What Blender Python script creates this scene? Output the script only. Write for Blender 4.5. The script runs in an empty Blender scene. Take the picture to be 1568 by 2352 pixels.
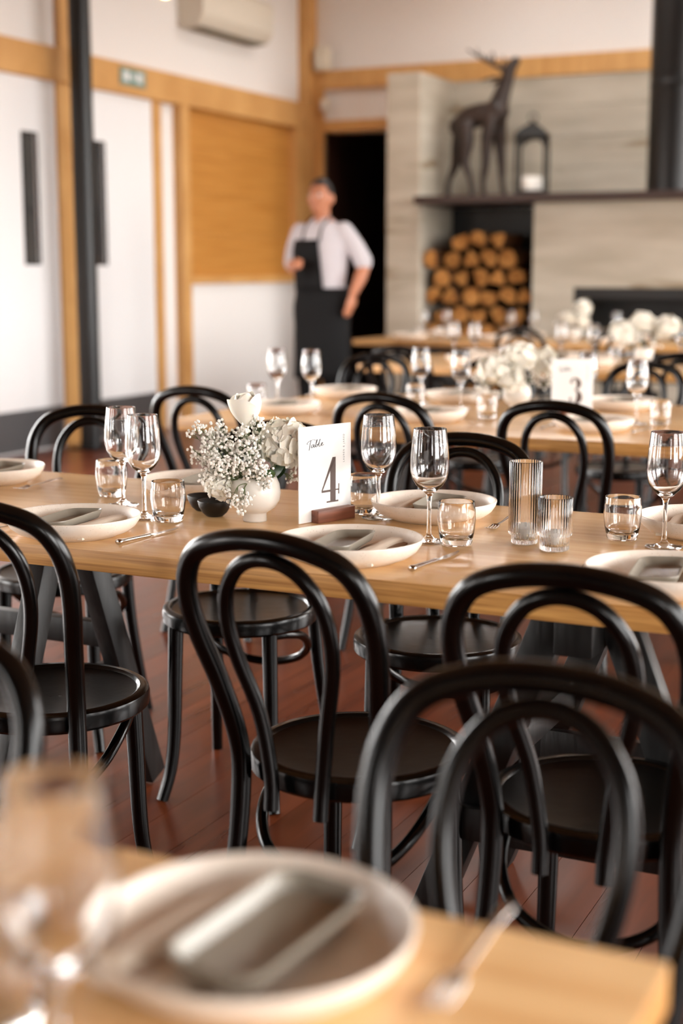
import bpy, bmesh, math, random
from mathutils import Vector, Matrix, noise as mnoise
R = math.radians
random.seed(7)
SC = bpy.context.scene
COL = SC.collection

# ------------------------------------------------------------------ camera
cd = bpy.data.cameras.new('camera')
cam = bpy.data.objects.new('camera', cd); COL.objects.link(cam)
cam.location = (0, 0, 1.25)
cam.rotation_euler = (R(90 - 9.64), 0, R(25.9))
cd.sensor_fit = 'VERTICAL'; cd.sensor_height = 36; cd.sensor_width = 24; cd.lens = 50.0
cd.clip_start = 0.05; cd.clip_end = 200
cd.dof.use_dof = True; cd.dof.focus_distance = 2.78; cd.dof.aperture_fstop = 2.2
SC.camera = cam
# ------------------------------------------------------------------ world, exposure
w = bpy.data.worlds.new('world'); SC.world = w; w.use_nodes = True
bg = w.node_tree.nodes['Background']
bg.inputs[0].default_value = (1.0, 0.99, 0.975, 1); bg.inputs[1].default_value = 1.0
SC.view_settings.view_transform = 'Standard'; SC.view_settings.look = 'None'
SC.view_settings.gamma = 1.0; SC.view_settings.use_curve_mapping = False
SC.view_settings.exposure = 4.3
SC.cycles.use_denoising = True
SC.cycles.use_adaptive_sampling = True; SC.cycles.adaptive_threshold = .02
SC.cycles.max_bounces = 11; SC.cycles.diffuse_bounces = 4; SC.cycles.glossy_bounces = 4
SC.cycles.transmission_bounces = 10; SC.cycles.transparent_max_bounces = 12
SC.cycles.sample_clamp_indirect = 6.0

XL, XR, YF, YB, ZC = -6.3, 4.6, -3.6, 12.25, 4.3      # room: left/right x, front/back y, ceiling
TH = 0.74                                             # table height
def portal(name, loc, rot, sx, sy):
    l = bpy.data.lights.new(name, 'AREA'); l.shape = 'RECTANGLE'; l.size = sx; l.size_y = sy
    l.cycles.is_portal = True
    o = bpy.data.objects.new(name, l); COL.objects.link(o); o.location = loc; o.rotation_euler = rot
# window openings (a0,a1,z0,z1) along each wall, light comes in here
WIN_L = [(-3.0, -1.8, .1, 2.45), (0.0, 1.7, .1, 2.45), (2.3, 4.4, .1, 2.45), (4.8, 6.9, .1, 2.45)]
WIN_R = [(-1.6, 1.4, .6, 3.0), (2.3, 4.3, .8, 3.0), (5.2, 8.2, .3, 3.8), (8.7, 11.7, .3, 3.8)]
WIN_F = [(-5.6, -4.4, 1.0, 2.5), (3.0, 4.2, 1.0, 2.5)]
SKY = (-4.4, -2.6, 10.0, 10.9)                          # skylight opening in the ceiling
for a, b, z0, z1 in WIN_L: portal('sky_portal', (XL - .1, (a + b) / 2, (z0 + z1) / 2), (R(90), 0, R(-90)), b - a, z1 - z0)
for a, b, z0, z1 in WIN_R: portal('sky_portal', (XR + .1, (a + b) / 2, (z0 + z1) / 2), (R(90), 0, R(90)), b - a, z1 - z0)
for a, b, z0, z1 in WIN_F: portal('sky_portal', ((a + b) / 2, YF - .1, (z0 + z1) / 2), (R(90), 0, 0), b - a, z1 - z0)
portal('sky_portal', ((SKY[0] + SKY[1]) / 2, (SKY[2] + SKY[3]) / 2, ZC + .12), (0, 0, 0), SKY[1] - SKY[0], SKY[3] - SKY[2])

# ------------------------------------------------------------------ materials
def lin(c):
    f = lambda v: (v / 255 / 12.92) if v / 255 <= .04045 else ((v / 255 + .055) / 1.055) ** 2.4
    return (f(c[0]), f(c[1]), f(c[2]), 1)
M = {}
def mat(name, col, rough=.5, metal=0, spec=.5, **kw):
    m = bpy.data.materials.new(name); m.use_nodes = True; M[name] = m
    p = m.node_tree.nodes['Principled BSDF']
    p.inputs['Base Color'].default_value = lin(col); p.inputs['Roughness'].default_value = rough
    p.inputs['Metallic'].default_value = metal; p.inputs['Specular IOR Level'].default_value = spec
    for k, v in kw.items(): p.inputs[k].default_value = v
    return m
def nd(m, t, **kw):
    n = m.node_tree.nodes.new(t)
    for k, v in kw.items(): setattr(n, k, v)
    return n
def lk(m, a, b): m.node_tree.links.new(a, b)
def textured(name, c1, c2, rough, scale=(1, 1, 1), nscale=6, detail=6, bump=.0, rvar=0, spec=.5, c3=None, randobj=0, distort=0, coat=0):
    """noise-mixed colour in object space, stretched by scale; optional bump, per-object variation, dark knots (c3)"""
    m = mat(name, c1, rough, spec=spec); p = m.node_tree.nodes['Principled BSDF']
    tc = nd(m, 'ShaderNodeTexCoord'); mp = nd(m, 'ShaderNodeMapping'); mp.inputs['Scale'].default_value = scale
    lk(m, tc.outputs['Object'], mp.inputs['Vector'])
    vec = mp.outputs['Vector']
    if randobj:
        oi = nd(m, 'ShaderNodeObjectInfo'); mu = nd(m, 'ShaderNodeVectorMath', operation='MULTIPLY_ADD')
        cb = nd(m, 'ShaderNodeCombineXYZ')
        for i in range(3): lk(m, oi.outputs['Random'], cb.inputs[i])
        mu.inputs[1].default_value = (37, 53, 29); lk(m, cb.outputs[0], mu.inputs[0]); lk(m, vec, mu.inputs[2]); vec = mu.outputs[0]
    n = nd(m, 'ShaderNodeTexNoise'); n.inputs['Scale'].default_value = nscale; n.inputs['Detail'].default_value = detail
    n.inputs['Distortion'].default_value = distort
    lk(m, vec, n.inputs['Vector'])
    r = nd(m, 'ShaderNodeValToRGB'); r.color_ramp.elements[0].position = .32; r.color_ramp.elements[1].position = .68
    r.color_ramp.elements[0].color = lin(c1); r.color_ramp.elements[1].color = lin(c2)
    lk(m, n.outputs['Fac'], r.inputs['Fac']); out = r.outputs['Color']
    if randobj:
        hs = nd(m, 'ShaderNodeHueSaturation'); mr = nd(m, 'ShaderNodeMapRange')
        mr.inputs['To Min'].default_value = 1 - randobj; mr.inputs['To Max'].default_value = 1 + randobj
        lk(m, oi.outputs['Random'], mr.inputs['Value']); lk(m, mr.outputs[0], hs.inputs['Value']); lk(m, out, hs.inputs['Color']); out = hs.outputs['Color']
    if c3:
        n3 = nd(m, 'ShaderNodeTexNoise'); n3.inputs['Scale'].default_value = nscale * .9; n3.inputs['Detail'].default_value = 2
        mp3 = nd(m, 'ShaderNodeMapping'); mp3.inputs['Location'].default_value = (5, 3, 9); mp3.inputs['Scale'].default_value = scale
        lk(m, tc.outputs['Object'], mp3.inputs['Vector']); lk(m, mp3.outputs[0], n3.inputs['Vector'])
        r3 = nd(m, 'ShaderNodeValToRGB'); r3.color_ramp.elements[0].position = .66; r3.color_ramp.elements[1].position = .74
        r3.color_ramp.elements[0].color = (0, 0, 0, 1); r3.color_ramp.elements[1].color = (1, 1, 1, 1)
        lk(m, n3.outputs['Fac'], r3.inputs['Fac'])
        mx = nd(m, 'ShaderNodeMix', data_type='RGBA'); mx.inputs['B'].default_value = lin(c3)
        lk(m, r3.outputs['Color'], mx.inputs['Factor']); lk(m, out, mx.inputs['A']); out = mx.outputs['Result']
    lk(m, out, p.inputs['Base Color'])
    if rvar:
        mr = nd(m, 'ShaderNodeMapRange'); mr.inputs['To Min'].default_value = rough - rvar; mr.inputs['To Max'].default_value = rough + rvar
        lk(m, n.outputs['Fac'], mr.inputs['Value']); lk(m, mr.outputs[0], p.inputs['Roughness'])
    if bump:
        b = nd(m, 'ShaderNodeBump'); b.inputs['Strength'].default_value = bump; b.inputs['Distance'].default_value = .01
        lk(m, n.outputs['Fac'], b.inputs['Height']); lk(m, b.outputs[0], p.inputs['Normal'])
    if coat: p.inputs['Coat Weight'].default_value = coat; p.inputs['Coat Roughness'].default_value = .12
    return m
textured('oak', (214, 168, 114), (228, 188, 136), .24, (.6, 9, 9), 3, 6, .008, .03, c3=(200, 150, 96))
textured('oak_edge', (164, 112, 56), (212, 158, 90), .45, (1.5, 40, 60), 3, 6, .06)
textured('timber', (198, 146, 84), (216, 166, 102), .5, (8, 1, 1), 3, 5)
textured('timber_h', (178, 118, 50), (202, 142, 70), .42, (6, .5, 14), 3, 5, randobj=.05)
textured('jarrah', (82, 38, 19), (110, 54, 29), .28, (7, .6, 7), 3, 3, 0, .02, randobj=.14, spec=.32)
mat('plaster', (236, 232, 228), .85, spec=.2)
mat('door_white', (238, 238, 238), .6, spec=.3)
textured('ceiling_wood', (150, 112, 74), (172, 132, 90), .7, (6, .5, 6), 3, 5, spec=.2)
textured('concrete', (172, 162, 145), (196, 187, 171), .8, (.6, .6, 3.2), 2.2, 6, .05, spec=.2, c3=(150, 134, 112))
textured('black_lacquer', (4, 3, 3), (8, 7, 6), .2, (1, 1, 1), 14, 5, .02, .05, spec=.3)
textured('seat_black', (7, 5, 4), (12, 9, 7), .3, (1, 1, 1), 30, 8, .05, .06, spec=.35)
textured('trestle_black', (7, 6, 6), (30, 30, 29), .45, (26, 26, 3), 3, 6, .1)
mat('black_steel', (9, 8, 8), .38, spec=.4)
mat('kick_steel', (120, 120, 122), .4, .7)
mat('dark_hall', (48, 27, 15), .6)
mat('dark_wood', (50, 28, 18), .45)
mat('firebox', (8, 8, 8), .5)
mat('stoneware_in', (226, 206, 186), .38)
textured('stoneware', (231, 217, 201), (236, 224, 210), .36, (1, 1, 1), 60, 2, .01)
def speckle(mname):
    m = M[mname]; p = m.node_tree.nodes['Principled BSDF']
    src = p.inputs['Base Color'].links[0].from_socket
    tc = nd(m, 'ShaderNodeTexCoord'); v = nd(m, 'ShaderNodeTexVoronoi'); v.inputs['Scale'].default_value = 260
    lk(m, tc.outputs['Object'], v.inputs['Vector'])
    lt = nd(m, 'ShaderNodeMath', operation='LESS_THAN'); lt.inputs[1].default_value = .17; lk(m, v.outputs['Distance'], lt.inputs[0])
    n = nd(m, 'ShaderNodeTexNoise'); n.inputs['Scale'].default_value = 45; lk(m, tc.outputs['Object'], n.inputs['Vector'])
    gt = nd(m, 'ShaderNodeMath', operation='GREATER_THAN'); gt.inputs[1].default_value = .52; lk(m, n.outputs['Fac'], gt.inputs[0])
    mu = nd(m, 'ShaderNodeMath', operation='MULTIPLY'); lk(m, lt.outputs[0], mu.inputs[0]); lk(m, gt.outputs[0], mu.inputs[1])
    mx = nd(m, 'ShaderNodeMix', data_type='RGBA'); mx.inputs['B'].default_value = lin((190, 166, 142))
    lk(m, mu.outputs[0], mx.inputs['Factor']); lk(m, src, mx.inputs['A']); lk(m, mx.outputs['Result'], p.inputs['Base Color'])
speckle('stoneware')
mat('tray_grey', (142, 135, 122), .3)
mat('linen', (226, 212, 194), .9, spec=.1)
mat('linen_dark', (168, 146, 128), .9, spec=.1)
mat('steel', (205, 200, 196), .16, 1.0)
mat('glass', (255, 255, 255), 0.0, **{'Transmission Weight': 1.0, 'IOR': 1.48})
mat('pane_glass', (60, 60, 60), .05, spec=.8)
textured('vase_white', (226, 220, 210), (231, 226, 218), .28, (1, 1, 1), 9, 2)
mat('black_bowl', (18, 16, 16), .42)
mat('petal', (240, 235, 222), .6, spec=.2, **{'Subsurface Weight': .25, 'Subsurface Radius': (.01, .009, .007)})
mat('petal_rose', (243, 238, 226), .55, spec=.25, **{'Subsurface Weight': .3, 'Subsurface Radius': (.012, .011, .008)})
mat('blossom', (246, 242, 234), .8, spec=.1)
mat('stem_green', (92, 104, 62), .6)
mat('leaf_green', (44, 74, 34), .45)
mat('card_white', (246, 245, 242), .7, spec=.2)
mat('ink_brown', (92, 76, 70), .7)
mat('ink_dark', (44, 44, 50), .7)
textured('walnut', (104, 58, 40), (142, 86, 62), .45, (2, 30, 30), 3, 6, .05)
mat('candle', (242, 238, 230), .5, **{'Subsurface Weight': .4, 'Subsurface Radius': (.01, .01, .01)})
mat('skin', (188, 124, 92), .5, **{'Subsurface Weight': .1, 'Subsurface Radius': (.02, .008, .004)})
mat('hair', (22, 14, 10), .6)
mat('shirt', (200, 195, 199), .85, spec=.1)
mat('trousers', (14, 14, 15), .85, spec=.2)
mat('apron', (20, 20, 21), .8, spec=.2)
mat('eye', (20, 14, 12), .2); mat('lip', (150, 84, 70), .5)
textured('bronze', (34, 24, 18), (58, 42, 34), .5, (1, 1, 1), 20, 4, .2)
mat('lantern_black', (24, 24, 22), .5)
mat('bark', (92, 62, 40), .9, spec=.1)
textured('log_end', (142, 92, 46), (196, 142, 82), .8, (1, 1, 1), 14, 4, spec=.1, randobj=.18)
mat('ac_white', (222, 214, 198), .5)
mat('ac_louvre', (140, 132, 114), .6)
mat('sign_green', (120, 148, 136), .6)
mat('sign_white', (226, 228, 226), .6)
mat('sensor_white', (226, 216, 196), .5)
mat('paving', (120, 116, 108), .9)
mat('brass', (150, 110, 60), .3, 1.0)
bm_ = mat('bulb_glow', (255, 220, 170), .4); p_ = bm_.node_tree.nodes['Principled BSDF']
p_.inputs['Emission Color'].default_value = lin((255, 190, 110)); p_.inputs['Emission Strength'].default_value = 1.2

# ------------------------------------------------------------------ mesh helpers
class G:
    """collects geometry for one mesh"""
    def __init__(s): s.v = []; s.f = []
    def add(s, vs, fs, mx=None):
        o = len(s.v); s.v += [tuple(mx @ Vector(v)) if mx else tuple(v) for v in vs]; s.f += [tuple(i + o for i in f) for f in fs]; return s
    def box(s, a, b, mx=None):
        x0, y0, z0 = a; x1, y1, z1 = b
        return s.add([(x0, y0, z0), (x1, y0, z0), (x1, y1, z0), (x0, y1, z0), (x0, y0, z1), (x1, y0, z1), (x1, y1, z1), (x0, y1, z1)],
                     [(3, 2, 1, 0), (4, 5, 6, 7), (0, 1, 5, 4), (1, 2, 6, 5), (2, 3, 7, 6), (3, 0, 4, 7)], mx)
    def tube(s, path, rad, n=12, caps=True, flat=1.0, up=None):
        P = [Vector(p) for p in path]; k = len(P)
        rr = rad if hasattr(rad, '__len__') else [rad] * k
        T = [(P[min(i + 1, k - 1)] - P[max(i - 1, 0)]).normalized() for i in range(k)]
        u = Vector(up) if up else (Vector((0, 0, 1)) if abs(T[0].z) < .9 else Vector((1, 0, 0)))
        u = (u - T[0] * u.dot(T[0])).normalized()
        vs = []; fs = []
        for i in range(k):
            if i:
                u = (u - T[i] * u.dot(T[i])); u.normalize()
            w_ = T[i].cross(u)
            for j in range(n):
                a = 2 * math.pi * j / n
                vs.append(P[i] + u * (math.cos(a) * rr[i] * flat) + w_ * (math.sin(a) * rr[i]))
        for i in range(k - 1):
            for j in range(n):
                fs.append((i * n + j, i * n + (j + 1) % n, (i + 1) * n + (j + 1) % n, (i + 1) * n + j))
        if caps:
            fs.append(tuple(reversed(range(n)))); fs.append(tuple((k - 1) * n + j for j in range(n)))
        return s.add(vs, fs)
    def lathe(s, prof, n=40, mx=None, closed=False, rib=0, ribn=0):
        vs = []; fs = []; k = len(prof)
        for (r, z) in prof:
            for j in range(n):
                a = 2 * math.pi * j / n
                q = r * (1 + rib * math.cos(ribn * a)) if rib else r
                vs.append((q * math.cos(a), q * math.sin(a), z))
        for i in range(k - 1 + (1 if closed else 0)):
            i2 = (i + 1) % k
            for j in range(n):
                j2 = (j + 1) % n
                if prof[i][0] < 1e-6 and prof[i2][0] < 1e-6: continue
                fs.append((i * n + j, i * n + j2, i2 * n + j2, i2 * n + j))
        return s.add(vs, fs, mx)
    def ball(s, c, r, seg=12, ring=8, sc=(1, 1, 1), mx=None):
        vs = []; fs = []
        for i in range(ring + 1):
            t = math.pi * i / ring
            for j in range(seg):
                a = 2 * math.pi * j / seg
                vs.append((c[0] + r * sc[0] * math.sin(t) * math.cos(a), c[1] + r * sc[1] * math.sin(t) * math.sin(a), c[2] + r * sc[2] * math.cos(t)))
        for i in range(ring):
            for j in range(seg):
                fs.append(((i + 1) * seg + j, (i + 1) * seg + (j + 1) % seg, i * seg + (j + 1) % seg, i * seg + j))
        return s.add(vs, fs, mx)
    def beam(s, p0, p1, w_, t, up=(0, 0, 1)):
        p0 = Vector(p0); p1 = Vector(p1); d = (p1 - p0); L = d.length; d.normalize()
        u = Vector(up); sd = d.cross(u).normalized(); u = sd.cross(d)
        mx = Matrix((( *sd, ), ( *d, ), ( *u, ))).transposed().to_4x4(); mx.translation = p0
        return s.box((-w_ / 2, 0, -t / 2), (w_ / 2, L, t / 2), mx)
    def mesh(s, name, m, smooth=True, bevel=0, weld=True, recalc=True):
        me = bpy.data.meshes.new(name); me.from_pydata(s.v, [], s.f)
        b = bmesh.new(); b.from_mesh(me)
        if weld: bmesh.ops.remove_doubles(b, verts=b.verts, dist=1e-5)
        if recalc: bmesh.ops.recalc_face_normals(b, faces=b.faces)
        if bevel: bmesh.ops.bevel(b, geom=list(b.edges), offset=bevel, segments=2, affect='EDGES', profile=.5)
        b.to_mesh(me); b.free()
        me.materials.append(M[m] if isinstance(m, str) else m)
        if smooth:
            me.shade_smooth()
            if bevel or smooth == 'auto': 
                try: me.set_sharp_from_angle(angle=R(35))
                except Exception: pass
        return me
def spline(pts, n=8):
    P = [Vector(p) for p in pts]; out = []
    for i in range(len(P) - 1):
        p0 = P[max(i - 1, 0)]; p1 = P[i]; p2 = P[i + 1]; p3 = P[min(i + 2, len(P) - 1)]
        for k in range(n):
            t = k / n
            out.append(.5 * ((2 * p1) + (p2 - p0) * t + (2 * p0 - 5 * p1 + 4 * p2 - p3) * t * t + (3 * p1 - p0 - 3 * p2 + p3) * t ** 3))
    out.append(P[-1]); return out
def obj(name, me, parent=None, loc=(0, 0, 0), rot=(0, 0, 0), scale=None):
    o = bpy.data.objects.new(name, me); COL.objects.link(o)
    o.location = loc; o.rotation_euler = rot
    if scale: o.scale = scale
    if parent: o.parent = parent
    return o
def tag(o, label, cat, group=None):
    o['label'] = label; o['category'] = cat
    if group: o['group'] = group
    return o
def thing(name, label, cat, loc=(0, 0, 0), rz=0, group=None):
    return tag(obj(name, None, None, loc, (0, 0, rz)), label, cat, group)
def struct(name, g, m, parent=None, bevel=0, smooth=False):
    o = obj(name, g.mesh(name, m, smooth=smooth, bevel=bevel), parent)
    if not parent: o['kind'] = 'structure'
    return o
def remeshed(name, g, m, voxel, smooth=6):
    me = bpy.data.meshes.new(name); me.from_pydata(g.v, [], g.f)
    b = bmesh.new(); b.from_mesh(me); bmesh.ops.remove_doubles(b, verts=b.verts, dist=1e-5); bmesh.ops.recalc_face_normals(b, faces=b.faces); b.to_mesh(me); b.free()
    t = bpy.data.objects.new('tmp', me); COL.objects.link(t)
    r = t.modifiers.new('r', 'REMESH'); r.mode = 'VOXEL'; r.voxel_size = voxel; r.use_smooth_shade = True
    if smooth:
        sm = t.modifiers.new('s', 'SMOOTH'); sm.iterations = smooth; sm.factor = .5
    dg = bpy.context.evaluated_depsgraph_get(); dg.update()
    out = bpy.data.meshes.new_from_object(t.evaluated_get(dg)); out.name = name
    bpy.data.objects.remove(t); out.materials.clear(); out.materials.append(M[m]); out.shade_smooth(); return out

# ------------------------------------------------------------------ the room
fl = struct('floor', G().box((XL - .2, YF - .2, -.12), (XR + .2, YB + .2, -.02)), 'jarrah')
PW = .13
pm = G().box((0, YF, -.02), (PW - .0015, YB, 0)).mesh('plank', 'jarrah', smooth=False)
for i in range(int((XR - XL) / PW) + 1): obj('plank', pm, fl, (XL + i * PW, 0, 0))
g = G(); g.box((XL - .2, YF - .2, ZC), (XR + .2, SKY[2], ZC + .15)); g.box((XL - .2, SKY[3], ZC), (XR + .2, YB + .2, ZC + .15))
g.box((XL - .2, SKY[2], ZC), (SKY[0], SKY[3], ZC + .15)); g.box((SKY[1], SKY[2], ZC), (XR + .2, SKY[3], ZC + .15))
struct('ceiling', g, 'ceiling_wood')
g = G(); g.box((SKY[0], SKY[2], ZC + .02), (SKY[1], SKY[2] + .06, ZC + .1)); g.box((SKY[0], SKY[3] - .06, ZC + .02), (SKY[1], SKY[3], ZC + .1))
for k in range(5): xx = SKY[0] + (SKY[1] - SKY[0] - .06) * k / 4; g.box((xx, SKY[2], ZC + .02), (xx + .06, SKY[3], ZC + .1))
struct('window_20', g, 'timber')
struct('ground', G().box((-60, -60, -.4), (60, 60, -.25)), 'paving')  # unseen outdoor ground, added to keep sky light from coming in from below
def wall_with_windows(name, axis, pos, thick, a0, a1, wins, z1=ZC, nbase=0, m='plaster'):
    g = G()
    def bx(u0, u1, z0, zz):
        if u1 - u0 < 1e-3 or zz - z0 < 1e-3: return
        if axis == 'x': g.box((min(pos, pos + thick), u0, z0), (max(pos, pos + thick), u1, zz))
        else: g.box((u0, min(pos, pos + thick), z0), (u1, max(pos, pos + thick), zz))
    u = a0
    for (b0, b1, zl, zh) in wins:
        bx(u, b0, 0, z1); bx(b0, b1, 0, zl); bx(b0, b1, zh, z1); u = b1
    bx(u, a1, 0, z1)
    o = struct(name, g, m)
    for k, (b0, b1, zl, zh) in enumerate(wins):
        f = G(); n = 3; fw = .06
        def fb(u0, u1, z0, zz):
            c = pos + thick * .5
            if axis == 'x': f.box((c - .04, u0, z0), (c + .04, u1, zz))
            else: f.box((u0, c - .04, z0), (u1, c + .04, zz))
        fb(b0, b1, zl, zl + fw); fb(b0, b1, zh - fw, zh)
        for q in range(n + 1):
            uu = b0 + (b1 - b0 - fw) * q / n; fb(uu, uu + fw, zl, zh)
        wo = obj('window_%d' % (nbase + k + 1), f.mesh('window_frame', 'timber', smooth=False)); wo['kind'] = 'structure'
    return o
# left wall: windows (out of frame), two white kitchen doors, a timber hatch
wl = wall_with_windows('wall_left', 'x', XL, -.2, YF, YB, WIN_L, nbase=0)
wall_with_windows('wall_right', 'x', XR, .2, YF, YB, WIN_R, nbase=4)
wall_with_windows('wall_front', 'y', YF, -.2, XL, XR, WIN_F, nbase=8, m='dark_wood')
# back wall with doorway x -6.12..-5.48
g = G(); g.box((XL - .2, YB, 0), (-6.12, YB + .2, ZC)); g.box((-6.12, YB, 2.52), (-5.40, YB + .2, ZC)); g.box((-5.40, YB, 0), (XR + .2, YB + .2, ZC))
struct('wall_back', g, 'plaster')
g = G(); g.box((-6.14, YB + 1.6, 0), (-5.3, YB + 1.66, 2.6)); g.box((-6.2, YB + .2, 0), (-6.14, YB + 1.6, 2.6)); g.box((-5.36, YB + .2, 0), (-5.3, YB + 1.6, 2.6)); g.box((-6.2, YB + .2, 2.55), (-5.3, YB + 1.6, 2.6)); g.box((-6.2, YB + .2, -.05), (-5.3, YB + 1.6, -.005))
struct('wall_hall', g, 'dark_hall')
tr = [0]
def trim(a, b, m='timber', bevel=.004):
    tr[0] += 1; return struct('trim_%d' % tr[0], G().box(a, b), m, bevel=bevel)
trim((XL, 7.1, 2.54), (XL + .09, YB - .1, 2.765))                     # long rail over doors and hatch
trim((XL, 8.34, 0), (XL + .05, 8.56, 2.54))                           # post between the doors
trim((XL, 9.555, 0), (XL + .05, 9.665, 2.54))                         # right door jamb
trim((XL, 9.9, 0), (XL + .085, 10.02, 2.54))                           # hatch left stile
trim((XL, 11.86, 1.18), (XL + .085, 12.06, 2.54))                      # hatch right stile
trim((XL, 12.06, 0), (XL + .1, YB, ZC))                               # corner post
trim((XL + .1, YB - .05, 0), (-6.12, YB, 2.9))                        # doorway left jamb
trim((XL, 8.40, 2.765), (XL + .05, 8.50, ZC))                         # stud above the rail
trim((-6.12, YB - .05, 2.52), (-5.40, YB, 2.62))                      # doorway head
trim((XL + .1, YB - .06, 2.9), (XR, YB, 3.07))                        # rail on back wall
trim((-5.46, YB - .05, 0), (-5.40, YB, 2.52))                         # doorway right jamb
trim((-6.122, YB - .001, 0), (-6.10, YB + .22, 2.52), 'dark_wood')          # doorway lining
# hatch: four horizontal boards, set back behind a shallow frame
hb = trim((XL, 10.02, 1.14), (XL + .05, 11.86, 1.2))
for k in range(4):
    z0 = 1.2 + k * .335
    o = obj('board', G().box((XL, 10.02, z0 + .0005), (XL + .012, 11.86, z0 + .3345)).mesh('board', 'timber_h', smooth=False, bevel=.002), hb)
obj('latch', G().lathe([(0, 0), (.018, 0), (.018, .012), (0, .012)], 12, Matrix.Translation((XL + .012, 10.1, 1.26)) @ Matrix.Rotation(R(90), 4, 'Y')).mesh('latch', 'brass'), hb)
def kitchen_door(n, y0, y1, wy0, wy1):
    d = G(); x0, x1 = XL, XL + .03
    d.box((x0, y0, 0), (x1, wy0, 2.54)); d.box((x0, wy1, 0), (x1, y1, 2.54)); d.box((x0, wy0, 0), (x1, wy1, 1.3)); d.box((x0, wy0, 2.17), (x1, wy1, 2.54))
    o = struct('door_%d' % n, d, 'door_white')
    obj('vision_pane', G().box((x0 + .004, wy0, 1.3), (x0 + .012, wy1, 2.17)).mesh('vision_pane', 'pane_glass', smooth=False), o)
    fr = G()
    for a, b in (((x1 - .002, wy0 - .012, 1.288), (x1 + .006, wy0, 2.182)), ((x1 - .002, wy1, 1.288), (x1 + .006, wy1 + .012, 2.182)), ((x1 - .002, wy0, 1.288), (x1 + .006, wy1, 1.3)), ((x1 - .002, wy0, 2.17), (x1 + .006, wy1, 2.182))): fr.box(a, b)
    obj('pane_frame', fr.mesh('pane_frame', 'black_steel', smooth=False), o)
    obj('kick_plate', G().box((x1, y0 + .01, .01), (x1 + .003, y1 - .01, .295)).mesh('kick_plate', 'kick_steel', smooth=False), o)
kitchen_door(1, 7.2, 8.34, 7.965, 8.115)
kitchen_door(2, 8.56, 9.555, 8.72, 8.91)
struct('baseboard_left', G().box((XL, 9.665, 0), (XL + .015, 9.9, .12)).box((XL, 10.02, 0), (XL + .015, 12.06, .12)), 'plaster')

# black steel column
t = thing('support_column', 'round black steel support column beside the white kitchen doors', 'column', (-5.99, 8.27, 0))
obj('shaft', G().tube([(0, 0, 0), (0, 0, ZC)], .075, 28).mesh('shaft', 'black_steel', smooth='auto'), t)
obj('base_plate', G().box((-.11, -.11, 0), (.11, .11, .012)).mesh('base_plate', 'black_steel', smooth=False), t)

# air conditioner high on the left wall
t = thing('air_conditioner', 'cream wall mounted air conditioner with grey louvre underneath', 'air conditioner', (XL, 0, 0))
pr = [(0, 3.17), (.06, 3.14), (.19, 3.16), (.24, 3.24), (.25, 3.46), (.21, 3.5), (0, 3.5)]
g = G(); n = len(pr)
for y in (10.0, 11.15): g.v += [(x, y, z) for x, z in pr]
g.f = [tuple(range(n)), tuple(range(2 * n - 1, n - 1, -1))] + [(i, (i + 1) % n, n + (i + 1) % n, n + i) for i in range(n)]
obj('housing', g.mesh('housing', 'ac_white', smooth='auto', bevel=.006), t)
for k in range(3):
    obj('louvre', G().box((.07 + k * .045, 10.06, 3.138 + k * .004), (.105 + k * .045, 11.09, 3.146 + k * .004)).mesh('louvre', 'ac_louvre', smooth=False), t)
# small green and white sign on the rail
t = thing('rail_sign', 'small pale green and white sign on the timber rail above the door', 'sign', (XL + .09, 9.05, 2.605))
obj('plate', G().box((0, 0, 0), (.008, .335, .125)).mesh('plate', 'sign_green', smooth=False, bevel=.002), t)
g = G().box((.008, .04, .03), (.0095, .12, .1)); g.box((.008, .215, .03), (.0095, .29, .1)); g.box((.008, .15, .045), (.0095, .185, .085))
obj('pictogram', g.mesh('pictogram', 'sign_white', smooth=False), t)
# devices on the corner post
t = thing('corner_speaker', 'small cream speaker box on the corner post above the back rail', 'speaker', (-6.08, YB - .07, 3.06))
obj('box', G().box((-.065, -.1, 0), (.065, 0, .2)).mesh('box', 'sensor_white', smooth='auto', bevel=.012), t)
obj('grille', G().box((-.05, -.106, .02), (.05, -.1, .18)).mesh('grille', 'sensor_white', smooth=False), t)
t = thing('motion_sensor', 'little white motion sensor low on the corner post under the back rail', 'sensor', (-6.08, YB - .055, 2.7))
obj('body', G().box((-.04, -.05, 0), (.04, 0, .11)).mesh('body', 'sensor_white', smooth='auto', bevel=.01), t)
obj('lens', G().ball((0, -.05, .04), .025, 12, 8, (1, .6, 1)).mesh('lens', 'sign_white'), t)
# pendant bulb
t = thing('pendant_lamp', 'bare glowing pendant bulb hanging at the top left of the room', 'lamp', (-3.91, 6.1, 2.6))
obj('bulb', G().lathe([(0, -.055), (.02, -.05), (.036, -.025), (.04, 0), (.032, .03), (.018, .055), (.016, .07), (0, .07)], 20).mesh('bulb', 'bulb_glow'), t)
obj('socket', G().tube([(0, 0, .065), (0, 0, .13)], .02, 16).mesh('socket', 'brass', smooth='auto'), t)
obj('cord', G().tube([(0, 0, .13), (0, 0, ZC - 2.6)], .004, 8).mesh('cord', 'black_steel'), t)

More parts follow.
